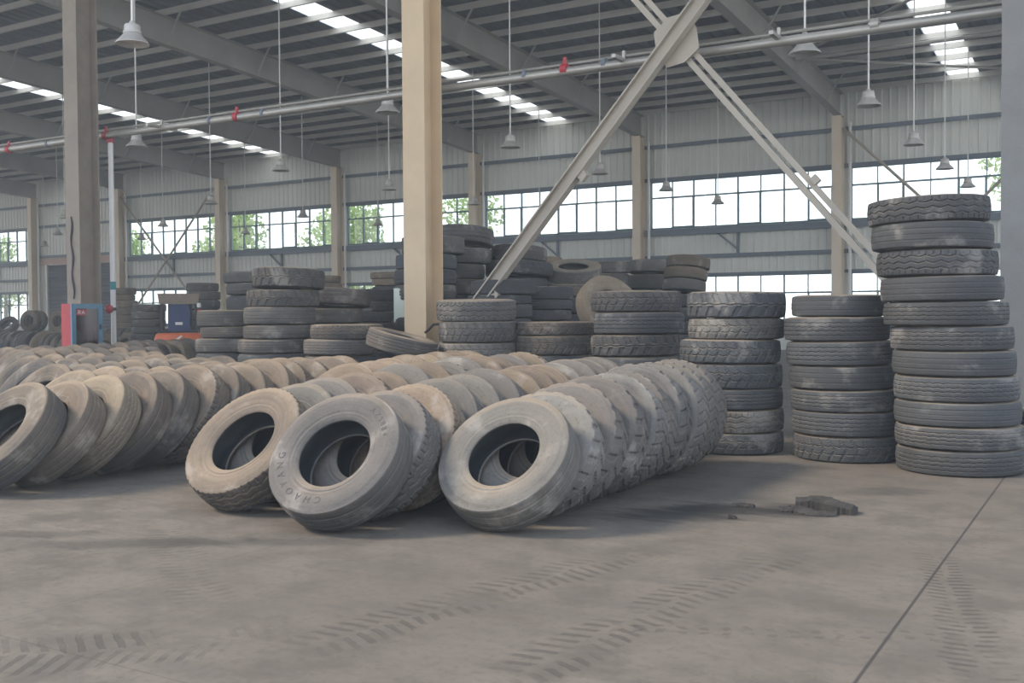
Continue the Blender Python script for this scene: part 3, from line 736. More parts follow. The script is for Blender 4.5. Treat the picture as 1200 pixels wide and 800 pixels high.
# stacks of tyres lying flat: (x, y, z of the underside, height, radius), from the floor up
STACKS = {
    'S1': [(-1.3, 10.19, 0, 0.226, 0.556), (-1.31, 10.19, 0.226, 0.202, 0.556), (-1.33, 10.19, 0.428, 0.218, 0.544), (-1.34, 10.19, 0.647, 0.226, 0.537), (-1.36, 10.18, 0.873, 0.227, 0.529), (-1.38, 10.18, 1.1, 0.219, 0.529), (-1.43, 10.16, 1.318, 0.219, 0.537), (-1.46, 10.14, 1.537, 0.227, 0.529), (-1.5, 10.13, 1.763, 0.235, 0.521), (-1.54, 10.11, 1.998, 0.242, 0.525), (-1.57, 10.1, 2.24, 0.234, 0.529)],
    'S2': [(-2.39, 10.53, 0, 0.246, 0.521), (-2.4, 10.53, 0.246, 0.238, 0.525), (-2.41, 10.53, 0.484, 0.212, 0.529), (-2.44, 10.52, 0.696, 0.229, 0.512), (-2.46, 10.52, 0.926, 0.238, 0.517), (-2.49, 10.51, 1.163, 0.238, 0.508), (-2.47, 10.53, 1.402, 0.214, 0.461)],
    'S3': [(-3.56, 10.53, 0, 0.22, 0.515), (-3.56, 10.54, 0.22, 0.238, 0.515), (-3.57, 10.54, 0.458, 0.21, 0.515), (-3.58, 10.54, 0.668, 0.256, 0.52), (-3.6, 10.53, 0.924, 0.247, 0.524), (-3.55, 10.58, 1.171, 0.22, 0.501), (-3.55, 10.58, 1.391, 0.275, 0.515)],
    'S4': [(-5.04, 11.29, 0, 0.238, 0.535), (-5.01, 11.3, 0.238, 0.238, 0.535), (-5.05, 11.3, 0.476, 0.238, 0.535), (-5.01, 11.29, 0.713, 0.238, 0.535), (-5.03, 11.31, 0.951, 0.25, 0.535), (-5, 11.34, 1.201, 0.26, 0.54), (-5.03, 11.33, 1.461, 0.25, 0.54)],
    'S5': [(-6.34, 11.69, 0, 0.234, 0.529), (-6.34, 11.7, 0.234, 0.234, 0.529), (-6.32, 11.7, 0.468, 0.234, 0.529), (-6.35, 11.7, 0.702, 0.234, 0.529), (-6.33, 11.7, 0.936, 0.243, 0.529), (-6.32, 11.72, 1.179, 0.169, 0.529)],
    'S6': [(-7.19, 11.2, 0, 0.286, 0.507), (-7.19, 11.16, 0.286, 0.286, 0.507), (-7.18, 11.17, 0.571, 0.286, 0.507), (-7.19, 11.19, 0.857, 0.233, 0.507), (-7.19, 11.19, 1.09, 0.276, 0.507), (-7.21, 11.19, 1.366, 0.275, 0.518)],
    'A': [(-9.73, 13.55, 0, 0.238, 0.502), (-9.71, 13.54, 0.238, 0.238, 0.502), (-9.74, 13.55, 0.477, 0.238, 0.502), (-9.71, 13.53, 0.715, 0.238, 0.502), (-9.69, 13.54, 0.954, 0.238, 0.502), (-9.74, 13.54, 1.192, 0.238, 0.502), (-9.68, 13.59, 1.431, 0.238, 0.502), (-9.71, 13.56, 1.669, 0.256, 0.502), (-9.71, 13.56, 1.926, 0.243, 0.502), (-9.7, 13.58, 2.169, 0.243, 0.495), (-9.61, 13.64, 2.412, 0.283, 0.509)],
    'B': [(-10.04, 14.87, 0, 0.297, 0.542), (-10.01, 14.91, 0.297, 0.297, 0.542), (-10.01, 14.86, 0.595, 0.297, 0.542), (-10.03, 14.87, 0.892, 0.297, 0.542), (-10.02, 14.89, 1.189, 0.297, 0.542), (-10.05, 14.89, 1.487, 0.297, 0.542), (-10.02, 14.89, 1.784, 0.273, 0.542), (-10.05, 14.88, 2.057, 0.259, 0.542), (-9.95, 14.95, 2.316, 0.273, 0.542), (-9.92, 14.98, 2.589, 0.302, 0.542)],
    'C': [(-9.45, 15.83, 0, 0.298, 0.503), (-9.4, 15.85, 0.298, 0.298, 0.503), (-9.39, 15.86, 0.596, 0.298, 0.503), (-9.42, 15.85, 0.894, 0.298, 0.503), (-9.44, 15.85, 1.192, 0.298, 0.503), (-9.4, 15.82, 1.49, 0.298, 0.503), (-9.42, 15.83, 1.788, 0.272, 0.503), (-9.41, 15.84, 2.059, 0.272, 0.503), (-9.33, 15.9, 2.331, 0.272, 0.503)],
    'D': [(-7.99, 13.07, 0, 0.28, 0.482), (-7.99, 13.08, 0.28, 0.28, 0.482), (-7.98, 13.07, 0.56, 0.28, 0.482), (-8, 13.07, 0.84, 0.28, 0.482), (-8.01, 13.06, 1.119, 0.28, 0.482), (-7.99, 13.06, 1.399, 0.196, 0.482), (-8, 13.06, 1.596, 0.135, 0.476), (-7.95, 13.09, 1.731, 0.221, 0.488)],
    'E': [(-8.72, 14.81, 0, 0.25, 0.505), (-8.71, 14.79, 0.25, 0.25, 0.505), (-8.72, 14.81, 0.5, 0.25, 0.505), (-8.72, 14.81, 0.751, 0.25, 0.505), (-8.71, 14.82, 1.001, 0.25, 0.505), (-8.73, 14.79, 1.251, 0.25, 0.505), (-8.71, 14.79, 1.501, 0.193, 0.505), (-8.72, 14.78, 1.694, 0.165, 0.505), (-8.71, 14.8, 1.86, 0.179, 0.498), (-8.64, 14.84, 2.039, 0.234, 0.505)],
    'F': [(-7.9, 14.07, 0, 0.268, 0.509), (-7.93, 14.07, 0.268, 0.268, 0.509), (-7.92, 14.08, 0.536, 0.268, 0.509), (-7.9, 14.09, 0.804, 0.268, 0.509), (-7.91, 14.12, 1.073, 0.268, 0.509), (-7.91, 14.09, 1.341, 0.168, 0.509), (-7.9, 14.11, 1.509, 0.155, 0.509), (-7.89, 14.12, 1.665, 0.207, 0.509)],
    'G': [(-8.07, 15.49, 0, 0.289, 0.462), (-8.05, 15.44, 0.289, 0.289, 0.462), (-8.04, 15.47, 0.578, 0.289, 0.462), (-8.08, 15.45, 0.868, 0.289, 0.462), (-8.08, 15.45, 1.157, 0.289, 0.462), (-8.08, 15.46, 1.446, 0.289, 0.462), (-8.06, 15.47, 1.735, 0.21, 0.462), (-8.03, 15.5, 1.945, 0.252, 0.476)],
    'P': [(-10.67, 22.34, 0, 0.293, 0.53), (-10.67, 22.34, 0.293, 0.293, 0.53), (-10.66, 22.31, 0.586, 0.293, 0.53), (-10.65, 22.33, 0.878, 0.293, 0.53), (-10.66, 22.33, 1.171, 0.293, 0.53), (-10.68, 22.33, 1.464, 0.293, 0.53), (-10.65, 22.34, 1.757, 0.293, 0.53), (-10.67, 22.32, 2.049, 0.35, 0.53), (-10.63, 22.35, 2.399, 0.288, 0.52)],
    'Q': [(-10.39, 24.01, 0, 0.293, 0.515), (-10.38, 24.03, 0.293, 0.293, 0.515), (-10.38, 23.99, 0.587, 0.293, 0.515), (-10.38, 23.98, 0.88, 0.293, 0.515), (-10.38, 23.99, 1.174, 0.293, 0.515), (-10.37, 24.01, 1.467, 0.293, 0.515), (-10.37, 24.03, 1.761, 0.293, 0.515), (-10.37, 24.01, 2.054, 0.357, 0.515), (-10.33, 24.04, 2.412, 0.315, 0.515)],
    'T': [(-8.98, 22.94, 0, 0.315, 0.514), (-8.97, 22.95, 0.315, 0.315, 0.514), (-8.99, 22.96, 0.631, 0.315, 0.514), (-9, 22.97, 0.946, 0.315, 0.514), (-8.94, 22.95, 1.262, 0.315, 0.514), (-8.98, 22.97, 1.577, 0.315, 0.514), (-8.97, 22.97, 1.893, 0.269, 0.514), (-8.94, 23, 2.162, 0.269, 0.514), (-8.89, 23.04, 2.431, 0.269, 0.514)],
    'K': [(-10.41, 10.86, 0, 0.232, 0.512), (-10.47, 10.9, 0.232, 0.232, 0.512), (-10.44, 10.9, 0.464, 0.232, 0.512), (-10.45, 10.89, 0.696, 0.232, 0.512), (-10.44, 10.88, 0.928, 0.194, 0.512), (-10.39, 10.92, 1.122, 0.194, 0.5), (-10.38, 10.93, 1.316, 0.254, 0.506), (-10.34, 10.96, 1.57, 0.242, 0.512), (-10.28, 11.01, 1.812, 0.279, 0.512)],
    'J': [(-11.71, 11.28, 0, 0.227, 0.521), (-11.7, 11.3, 0.227, 0.227, 0.521), (-11.73, 11.27, 0.454, 0.227, 0.521), (-11.73, 11.29, 0.681, 0.227, 0.521), (-11.73, 11.28, 0.908, 0.21, 0.521), (-11.66, 11.32, 1.118, 0.17, 0.521), (-11.71, 11.3, 1.288, 0.249, 0.521)],
    'J2': [(-25.86, 23.73, 0, 0.329, 0.515), (-25.87, 23.75, 0.329, 0.329, 0.515), (-25.83, 23.74, 0.658, 0.329, 0.515), (-25.85, 23.75, 0.987, 0.329, 0.515), (-25.87, 23.73, 1.317, 0.329, 0.515), (-25.86, 23.73, 1.646, 0.329, 0.515), (-25.85, 23.74, 1.975, 0.274, 0.515), (-25.9, 23.72, 2.249, 0.274, 0.515)],
    'J3': [(-12.99, 13.08, 0, 0.301, 0.497), (-13.04, 13.1, 0.301, 0.301, 0.497), (-13.01, 13.1, 0.602, 0.301, 0.497), (-12.99, 13.09, 0.903, 0.301, 0.497), (-13.02, 13.12, 1.205, 0.301, 0.497), (-13.03, 13.13, 1.506, 0.301, 0.497), (-13.01, 13.11, 1.807, 0.202, 0.497), (-13.05, 13.09, 2.009, 0.188, 0.497)],
    'H2': [(-10.54, 12.23, 0, 0.265, 0.501), (-10.57, 12.2, 0.265, 0.265, 0.501), (-10.56, 12.24, 0.53, 0.265, 0.501), (-10.56, 12.24, 0.795, 0.265, 0.501), (-10.59, 12.22, 1.06, 0.265, 0.501), (-10.56, 12.22, 1.325, 0.229, 0.501), (-10.46, 12.29, 1.554, 0.255, 0.501)],
    'H': [(-9.18, 10.79, 0, 0.229, 0.499), (-9.14, 10.8, 0.229, 0.229, 0.499), (-9.15, 10.81, 0.457, 0.229, 0.499), (-9.19, 10.84, 0.686, 0.229, 0.499), (-9.17, 10.82, 0.914, 0.212, 0.499), (-9.1, 10.87, 1.126, 0.201, 0.493)],
    'M': [(-11.93, 15.01, 0, 0.265, 0.488), (-11.96, 15.01, 0.265, 0.265, 0.488), (-11.97, 14.99, 0.53, 0.265, 0.488), (-11.93, 15.01, 0.795, 0.265, 0.488), (-11.94, 15.01, 1.06, 0.265, 0.488), (-11.94, 15.01, 1.325, 0.189, 0.488), (-11.97, 15, 1.514, 0.189, 0.488), (-11.95, 15.01, 1.703, 0.221, 0.48)],
    'M2': [(-14.41, 18.93, 0, 0.302, 0.499), (-14.44, 18.93, 0.302, 0.302, 0.499), (-14.45, 18.91, 0.604, 0.302, 0.499), (-14.44, 18.88, 0.906, 0.302, 0.499), (-14.45, 18.91, 1.208, 0.302, 0.499), (-14.43, 18.9, 1.51, 0.302, 0.499), (-14.44, 18.92, 1.812, 0.302, 0.499), (-14.43, 18.91, 2.114, 0.153, 0.499), (-14.46, 18.89, 2.267, 0.153, 0.499)],
    'L': [(-16.81, 19.1, 0, 0.289, 0.508), (-16.77, 19.1, 0.289, 0.289, 0.508), (-16.81, 19.11, 0.578, 0.289, 0.508), (-16.78, 19.15, 0.867, 0.289, 0.508), (-16.82, 19.1, 1.156, 0.289, 0.508), (-16.81, 19.11, 1.445, 0.289, 0.508), (-16.82, 19.14, 1.734, 0.289, 0.508), (-16.79, 19.12, 2.023, 0.203, 0.508), (-16.83, 19.11, 2.226, 0.183, 0.508)],
    'TS': [(-36.77, 29.3, 0, 0.276, 0.456), (-36.77, 29.28, 0.276, 0.276, 0.456), (-36.73, 29.34, 0.552, 0.276, 0.456), (-36.75, 29.31, 0.828, 0.361, 0.456), (-36.83, 29.28, 1.188, 0.325, 0.474), (-36.72, 29.35, 1.513, 0.325, 0.456), (-36.69, 29.38, 1.838, 0.289, 0.456), (-36.81, 29.32, 2.126, 0.252, 0.474), (-36.78, 29.35, 2.379, 0.289, 0.474)],
    'GS': [(-25.92, 21.53, 0, 0.307, 0.501), (-25.92, 21.57, 0.307, 0.307, 0.501), (-25.94, 21.52, 0.613, 0.307, 0.501), (-25.94, 21.55, 0.92, 0.207, 0.501), (-25.92, 21.57, 1.128, 0.233, 0.501), (-25.94, 21.57, 1.361, 0.233, 0.501), (-25.92, 21.59, 1.594, 0.233, 0.501)],
    'V': [(-0.53, 11.52, 0, 0.243, 0.461), (-0.53, 11.53, 0.243, 0.235, 0.461)],
    'U': [(-6.11, 12.77, 0, 0.269, 0.491), (-6.09, 12.78, 0.269, 0.269, 0.491), (-6.09, 12.79, 0.538, 0.269, 0.491), (-6.08, 12.78, 0.807, 0.192, 0.491)],
    'R': [(-10.15, 17.97, 0, 0.311, 0.495), (-10.15, 17.99, 0.311, 0.311, 0.495), (-10.12, 17.94, 0.622, 0.311, 0.495), (-10.14, 18, 0.933, 0.311, 0.495), (-10.14, 17.97, 1.243, 0.311, 0.495), (-10.15, 17.98, 1.554, 0.311, 0.495), (-10.14, 17.94, 1.865, 0.311, 0.495), (-10.14, 17.97, 2.176, 0.2, 0.495), (-10.13, 17.98, 2.376, 0.2, 0.504)],
    'N': [(-7.83, 10.36, 0, 0.224, 0.438), (-7.82, 10.36, 0.224, 0.224, 0.438), (-7.84, 10.34, 0.448, 0.224, 0.438), (-7.81, 10.35, 0.672, 0.176, 0.438)],
}
HIDDEN = {'S4': 4, 'S5': 4, 'S6': 3, 'A': 7, 'B': 6, 'C': 6, 'D': 5, 'E': 6, 'F': 5, 'G': 6, 'P': 7, 'Q': 7, 'T': 6, 'K': 4, 'J': 4, 'J2': 6, 'J3': 6, 'H2': 5, 'H': 4, 'M': 5, 'M2': 7, 'L': 7, 'TS': 3, 'GS': 3, 'U': 3, 'R': 7, 'N': 3}

INFO = {
 'S1': ('the tallest stack at the right', [COOL], .16, ['rib','rib','worn','rib','worn','rib','rib','worn','zigzag','worn','zigzag'], True),
 'S2': ('the seven high stack beside the tallest', [COOL], .18, ['block','rib','rib','worn','rib','rib','worn'], True),
 'S3': ('the chunky stack behind the right row', [COOL, GREY, PALE], .22, ['block','zigzag','rib','block','block','block','lug'], True),
 'S4': ('the stack right of the sandy slanted tyre', [COOL, GREY], .2, ['rib','rib','rib','rib','lug','rib','block'], True),
 'S5': ('the low stack below the sandy slanted tyre', [GREY, TAN], .26, ['rib','rib','rib','rib','block','block'], True),
 'S6': ('the stack before the brace foot', [GREY, PALE], .24, ['rib','rib','rib','block','block','zigzag'], True),
 'V': ('the short stack behind the tallest at the edge', [COOL], .1, ['rib','rib'], True),
 'A': ('the tall stack just behind the beige column', [GREY, DIM, COOL], .26, None, False),
 'B': ('the tall stack right of the beige column', [GREY, DIM], .24, None, False),
 'C': ('the stack behind the brace foot', [GREY, DIM], .24, None, False),
 'D': ('the dark stack right of the brace foot', [COOL], .10, None, False),
 'E': ('the leaning stack right of the brace', [COOL, GREY], .16, None, False),
 'F': ('the stack left of the sandy slanted tyre', [COOL], .14, None, False),
 'G': ('the stack behind the sandy slanted tyre', [GREY, TAN], .26, None, False),
 'P': ('the far pile, left stack', [GREY, TAN], .26, None, False),
 'Q': ('the far pile, middle stack', [GREY, PALE], .28, None, False),
 'T': ('the far pile, right stack', [GREY, TAN], .28, None, False),
 'K': ('the stack topped by two lug tyres', [GREY, DIM], .24, ['rib','rib','rib','rib','rib','worn','worn','lug','lug'], True),
 'J': ('the stack right of the forklift', [GREY, DIM], .2, ['rib','worn','rib','rib','worn','rib','worn'], True),
 'J2': ('the stack behind the forklift side', [DIM, GREY], .2, None, False),
 'J3': ('the stack peeping over the lug tyres', [DIM, GREY], .2, None, False),
 'H2': ('the leaning stack left of the beige column', [DIM, TAN], .28, None, False),
 'H': ('the low sandy rimmed stack by the beige column', [TAN, GREY], .26, ['rib','rib','rib','rib','rib','zigzag'], True),
 'M': ('the jumbled stack beside the beige column', [DIM], .2, None, False),
 'M2': ('the sandy far stack by the beige column', [SAND], .36, None, False),
 'L': ('the sandy far stack behind the lug tyres', [SAND], .36, None, False),
 'U': ('the short stack carrying the sandy slanted tyre', [GREY], .2, None, False),
 'R': ('the sandy topped stack far right of the brace', [SAND, TAN], .34, None, False),
 'N': ('the low support before the beige column', [DIM], .2, None, False),
 'TS': ('the sandy stack by the shutter door', [SAND, TAN], .38, None, False),
 'GS': ('the grey stack left of the forklift', [DIM, GREY], .24, None, False),
}
TILT = {('B', -1): (7, 100), ('C', -1): (6, 90), ('C', -2): (6, 90), ('T', -1): (9, 80), ('T', -2): (9, 80), ('T', -3): (8, 80), ('K', -1): (3, 90), ('H2', -1): (5, 100), ('S6', -1): (2, -60), ('G', -1): (17, -60), ('E', -1): (5, 90), ('S1', -1): (1.5, 200), ('Q', -1): (5, 90)}
rest = MB()
for key, lst in STACKS.items():
    lab, cl, amt, styles, near = INFO[key]; n = len(lst)
    for i, (x, y, z, h, R) in enumerate(lst):
        if i < HIDDEN.get(key, 0):
            a, b = z - .0, z + h
            rest.lathe([(R*.60, a + .02), (R*.80, a), (R*.95, a + h*.1), (R, a + h*.25), (R, a + h*.75), (R*.95, b - h*.1), (R*.80, b), (R*.60, b - .02), (R*.56, b - h*.25), (R*.9, b - h*.3), (R*.9, a + h*.3), (R*.56, a + h*.25), (R*.60, a + .02)], 40, (x, y, 0)); continue
        top = n - 1 - i
        st = styles[i] if styles else random.choice(['rib','worn','zigzag','block'])
        tl, az = TILT.get((key, i - n), (random.uniform(0, .8), random.uniform(0, 360)))
        ax = Vector((math.sin(R_(tl))*math.cos(R_(az)), math.sin(R_(tl))*math.sin(R_(az)), math.cos(R_(tl))))
        qt = Vector((0,0,1)).rotation_difference(ax) @ Quaternion((0,0,1), random.uniform(0, 6.28))
        lb = ('topmost tyre of ' if top == 0 else ORD[top] + ' tyre below the top of ' if top > 1 else 'second tyre from the top of ') + lab
        if top > 1: lb = ORD[top] + ' tyre from the top of ' + lab
        tyre(st, (x, y, z + h/2 + (R*math.sin(R_(tl))*.6 if tl > 2 else 0)), qt, (R/.5, R/.5, h/.277), jit(random.choice(cl), amt), lb, 'tyres stacked flat', near)

o = rest.build('tyres', M['rubber'], None, True); o.color = (*COOL, .15)
tag(o, 'more dark tyres at the bottom of the stacks, mostly hidden behind the rows', 'tyres', 'tyres stacked flat', 'stuff')
# odd ones lying on or against the stacks
def dir_quat(ax, spin=0.): return Vector((0,0,1)).rotation_difference(Vector(ax).normalized()) @ Quaternion((0,0,1), spin)
tyre('worn', (-5.94, 12.52, 1.50), dir_quat((.80, -.42, .50), .4), (.96,.96,.9), (.25,.195,.135,.36), 'sandy tyre propped on edge, slanted, between two low stacks', 'tyres lying askew', True)
tyre('rib', (-7.80, 10.38, 1.09), dir_quat((.24, .10, 1), 1.), (.90,.90,.85), (*DIM, .26), 'dim tyre lying tilted in front of the beige column foot', 'tyres lying askew', True)


def side_z(r):
    for (ra, za), (rb, zb) in zip(SIDE, SIDE[1:]):
        if rb <= r <= ra: return za + (zb - za)*(ra - r)/(ra - rb)
    return .135
# moulded lettering on the lettered front tyre
def letter_ring(text, parent, rad, height, start, gap, name):
    cu = bpy.data.curves.new(name, 'FONT'); cu.body = 'M'; cu.size = height/.72; cu.extrude = .0015
    mb = MB(); ang = start
    dgm = None
    for chx in text:
        c2 = bpy.data.curves.new('t', 'FONT'); c2.body = chx; c2.size = height/.72; c2.extrude = .0022; c2.align_x = 'CENTER'
        o2 = bpy.data.objects.new('t', c2); C.objects.link(o2)
        dg = bpy.context.evaluated_depsgraph_get(); me = bpy.data.meshes.new_from_object(o2.evaluated_get(dg))
        xs = [vv.co.x for vv in me.vertices]; wdt = (max(xs) - min(xs)) if xs else .03
        half = (wdt/2 + gap) / rad
        ang -= half
        v = []
        for vv in me.vertices:
            rr = rad + vv.co.y; a = ang - vv.co.x / rad; zs = side_z(rr)
            v.append((rr*math.cos(a), rr*math.sin(a), zs + vv.co.z))
        mb.add(v, [tuple(p.vertices) for p in me.polygons])
        ang -= half
        C.objects.unlink(o2); bpy.data.objects.remove(o2); bpy.data.curves.remove(c2); bpy.data.meshes.remove(me)
    bpy.data.curves.remove(cu)
    return mb.build(name, M['letter'], parent)
lead3.rotation_quaternion = axis_quat(R_(40), R_(6), 0.)
side = [c for c in lead3.children if c.name.startswith('sidewall') and abs(c.rotation_quaternion.x) < .5][0]
letter_ring('CHAOYANG', side, .368, .050, R_(-76), .018, 'lettering')
letter_ring('AZ588+', side, .370, .042, R_(64), .010, 'lettering')

# ------------------------------------------------------------------ hose cabinet on the grey column
r = empty('fire_hose_cabinet', (-16.62, 12.30, .83), None); tag(r, 'red fire hose cabinet with a blue framed glass door before the grey column', 'cabinet')
r.rotation_euler = (0, 0, R_(90))
wc, hc, dc = .66, .86, .26
a = MB()
a.box((-wc/2, -dc/2, 0), (-wc/2 + .02, dc/2, hc)); a.box((wc/2 - .02, -dc/2, 0), (wc/2, dc/2, hc)); a.box((-wc/2 + .02, dc/2 - .02, 0), (wc/2 - .02, dc/2, hc)); a.box((-wc/2 + .02, -dc/2, 0), (wc/2 - .02, dc/2 - .02, .02)); a.box((-wc/2 + .02, -dc/2, hc - .02), (wc/2 - .02, dc/2 - .02, hc))
a.build('cabinet_body', M['red'], r)
dr = MB(); y0, y1 = -dc/2 - .035, -dc/2 - .002
for b in (((-wc/2, y0, 0), (-wc/2 + .09, y1, hc)), ((wc/2 - .09, y0, 0), (wc/2, y1, hc)), ((-wc/2 + .09, y0, 0), (wc/2 - .09, y1, .09)), ((-wc/2 + .09, y0, hc - .09), (wc/2 - .09, y1, hc))): dr.box(*b)
door = dr.build('door', M['bluealu'], r)
g = MB(); g.box((-wc/2 + .085, y0 + .012, .085), (wc/2 - .085, y0 + .018, hc - .085)); g.build('glass_pane', M['cabglass'], door)
g = MB(); g.box((-wc/2 + .10, y0 + .006, hc - .21), (-wc/2 + .31, y0 + .011, hc - .10)); stk = g.build('sticker', M['red'], door)
g = MB()
for (cx, strokes) in ((-wc/2 + .16, ((-.03,.03,.03,.03),(0,.03,0,-.005),(-.012,.012,-.03,.0),(.012,.012,.03,.0),(0,-.002,-.032,-.035),(0,-.002,.032,-.035))), (-wc/2 + .245, ((0,.035,0,.0),(-.03,.012,-.018,-.004),(.03,.012,.018,-.004),(0,.0,-.032,-.035),(0,.0,.032,-.035)))):
    for (xa, za, xb, zb) in strokes:
        g.bar((cx + xa, y0 + .0045, hc - .155 + za), (cx + xb, y0 + .0045, hc - .155 + zb), .009, .003)
g.build('lettering', M['white'], door)
g = MB(); g.box((wc/2 - .075, y0 - .02, hc*.45), (wc/2 - .045, y0, hc*.56)); g.build('latch', M['black'], door)
hs = MB()
for k in range(5): hs.tube([(-.14 + (.17 - k*.03)*math.cos(2*math.pi*i/24), 0.02, .20 + (.17 - k*.03)*math.sin(2*math.pi*i/24)) for i in range(25)], .016, 8)
hs.build('coiled_hose', M['hose'], r, True)
hs = MB(); hs.tube([(.22, .04, .04), (.22, .04, .36)], .045, 14); hs.tube([(.22, .04, .36), (.22, .04, .44)], [.045, .012], 14); hs.build('hydrant_valve', M['red'], r, True)
bs = MB(); bs.box((-wc/2 + .02, -dc/2 + .02, -.82), (-wc/2 + .06, dc/2 - .02, 0)); bs.box((wc/2 - .06, -dc/2 + .02, -.82), (wc/2 - .02, dc/2 - .02, 0)); bs.box((-wc/2, -dc/2, -.05), (wc/2, dc/2, 0)); bs.build('stand', M['black'], r)
r = empty('alarm_bell', (-17.08, 13.27, 1.60)); tag(r, 'small red alarm bell right of the hose cabinet', 'alarm')
a = MB(); a.lathe([(0,.07),(.05,.06),(.085,.03),(.09,0),(0,0)], 20); b = a.build('bell', M['red'], r, True); b.rotation_euler = (R_(90), 0, 0)
a = MB(); a.box((-.06, 0, -.06), (.06, .03, .06)); a.box((-.14, .02, -.03), (.0, .16, .03)); a.build('bracket', M['black'], r)

# pale box on the beige column
r = empty('switch_box', (-9.85, 13.16, 1.33)); tag(r, 'pale green switch box fixed behind the left edge of the beige column', 'box')
a = MB(); a.box((-.15, -.06, 0), (.15, .06, .54)); bx = a.build('box_body', M['palegreen'], r)
a = MB(); a.box((-.135, -.072, .015), (.135, -.061, .525)); a.build('door', M['palegreen'], r)
a = MB(); a.bar((-.1, .0, .1), (.52, -.12, .1), .03, .03, side=(0,0,1)); a.bar((-.1, .0, .42), (.52, -.12, .42), .03, .03, side=(0,0,1)); a.build('bracket', M['black'], r)
# strap on the column foot
a = MB(); a.tube([(-9.02, 12.58, 1.18), (-8.9, 12.5, 1.22), (-8.78, 12.46, 1.30), (-8.70, 12.52, 1.31)], .02, 8)
tag(a.build('cable_end', M['black']), 'short dark cable end hooked on the beige column foot', 'cable')

# ------------------------------------------------------------------ forklift
def forklift(x, y, rz):
    r = empty('forklift', (x, y, 0)); r.rotation_euler = (0, 0, rz)
    tag(r, 'small forklift with an orange counterweight parked behind the tyre rows', 'forklift')
    cw = MB(); n = 14; v = []; prof = []
    for i in range(n + 1):
        t = math.pi*i/n; prof.append((-.66*math.cos(t) if abs(math.cos(t)) < .999 else -.66*math.cos(t), -.95 - .38*math.sin(t)**.7))
    for z, s in ((.28, .96), (.40, 1.), (.80, 1.), (.93, .93), (.97, .86)):
        for (px, py) in prof: v.append((px*s, -.95 + (py + .95)*s, z))
        v.append((.66*s, -.3, z)); v.append((-.66*s, -.3, z))
    m_ = n + 3; f = []
    for k in range(4):
        for i in range(m_): j = (i+1) % m_; f.append((k*m_+i, k*m_+j, (k+1)*m_+j, (k+1)*m_+i))
    f.append(tuple(range(m_-1, -1, -1))); f.append(tuple(4*m_+i for i in range(m_)))
    cw.add(v, f); cwo = cw.build('counterweight', M['orange'], r)
    st = MB(); st.bar((-.12, -1.347, .74), (.10, -1.347, .90), .05, .012); st.build('stripe', M['white'], cwo)
    b = MB(); b.box((-.50, -.3, .30), (.50, .95, .62)); b.box((-.46, -.3, .62), (.46, .1, 1.02)); b.box((-.5, .72, .62), (.5, .95, 1.05)); b.build('chassis', M['black'], r)
    s = MB(); s.box((-.30, -.42, 1.02), (.30, -.28, 1.66)); s.box((-.27, -.40, 1.66), (.27, -.30, 1.80)); s.box((-.30, -.28, 1.02), (.30, .15, 1.16)); s.build('seat', M['navy'], r)
    h = MB(); h.box((-.10, -.44, 1.2), (.10, -.42, 1.28)); h.build('seat_buckle', M['white'], r)
    fr = MB()
    for sx in (-1, 1):
        fr.bar((sx*.50, -.62, .95), (sx*.46, -.35, 1.98), .06, .06); fr.bar((sx*.50, .85, 1.05), (sx*.46, .45, 1.98), .06, .06); fr.bar((sx*.46, -.45, 1.98), (sx*.46, .5, 1.98), .06, .06, side=(0,0,1))
    fr.build('guard_post', M['black'], r)
    g = MB()
    g.add([(-.53,-.52,1.80),(.53,-.52,1.80),(.58,-.50,2.10),(-.58,-.50,2.10),(-.53,-.48,1.80),(.53,-.48,1.80),(.58,-.46,2.10),(-.58,-.46,2.10)], [(0,1,2,3),(7,6,5,4),(0,4,5,1),(1,5,6,2),(2,6,7,3),(3,7,4,0)])
    g.box((-.56, -.48, 2.05), (.56, .55, 2.10)); g.build('overhead_guard', M['tan'], r)
    ms = MB()
    for sx in (-1, 1): ms.box((sx*.30 - .05, 1.02, .1), (sx*.30 + .05, 1.16, 1.95))
    for z in (.3, 1.1, 1.9): ms.box((-.35, 1.03, z), (.35, 1.12, z + .07))
    ms.build('mast', M['black'], r)
    for sx in (-1, 1):
        fk = MB(); fk.box((sx*.25 - .05, 1.18, .06), (sx*.25 + .05, 2.15, .10)); fk.box((sx*.25 - .05, 1.16, .06), (sx*.25 + .05, 1.20, .6)); fk.build('fork', M['black'], r)
    for (sx, yy, rr) in ((-.5, .75, .33), (.5, .75, .33), (-.48, -.65, .26), (.48, -.65, .26)):
        wh = MB(); wh.lathe([(0,-.1),(rr*.55,-.1),(rr*.9,-.1),(rr,-.07),(rr,.07),(rr*.9,.1),(rr*.55,.1),(0,.1)], 24); wo = wh.build('wheel', M['black'], r, True)
        wo.location = (sx*1.12, yy, rr); wo.rotation_euler = (0, R_(90), 0)
    l = MB(); l.tube([(.56,-.60,.98),(.56,-.60,1.28)], .02, 8); l.build('lamp_post', M['black'], r)
    l = MB(); l.tube([(.56,-.60,1.28),(.56,-.60,1.64)], .055, 12); l.build('red_cylinder', M['red'], r, True)
    l = MB(); l.lathe([(0,1.70),(.05,1.70),(.06,1.76),(.05,1.82),(0,1.83)], 12, (.56,-.60,0)); l.build('mirror', M['white'], r, True)
forklift(-23.75, 20.85, R_(47))

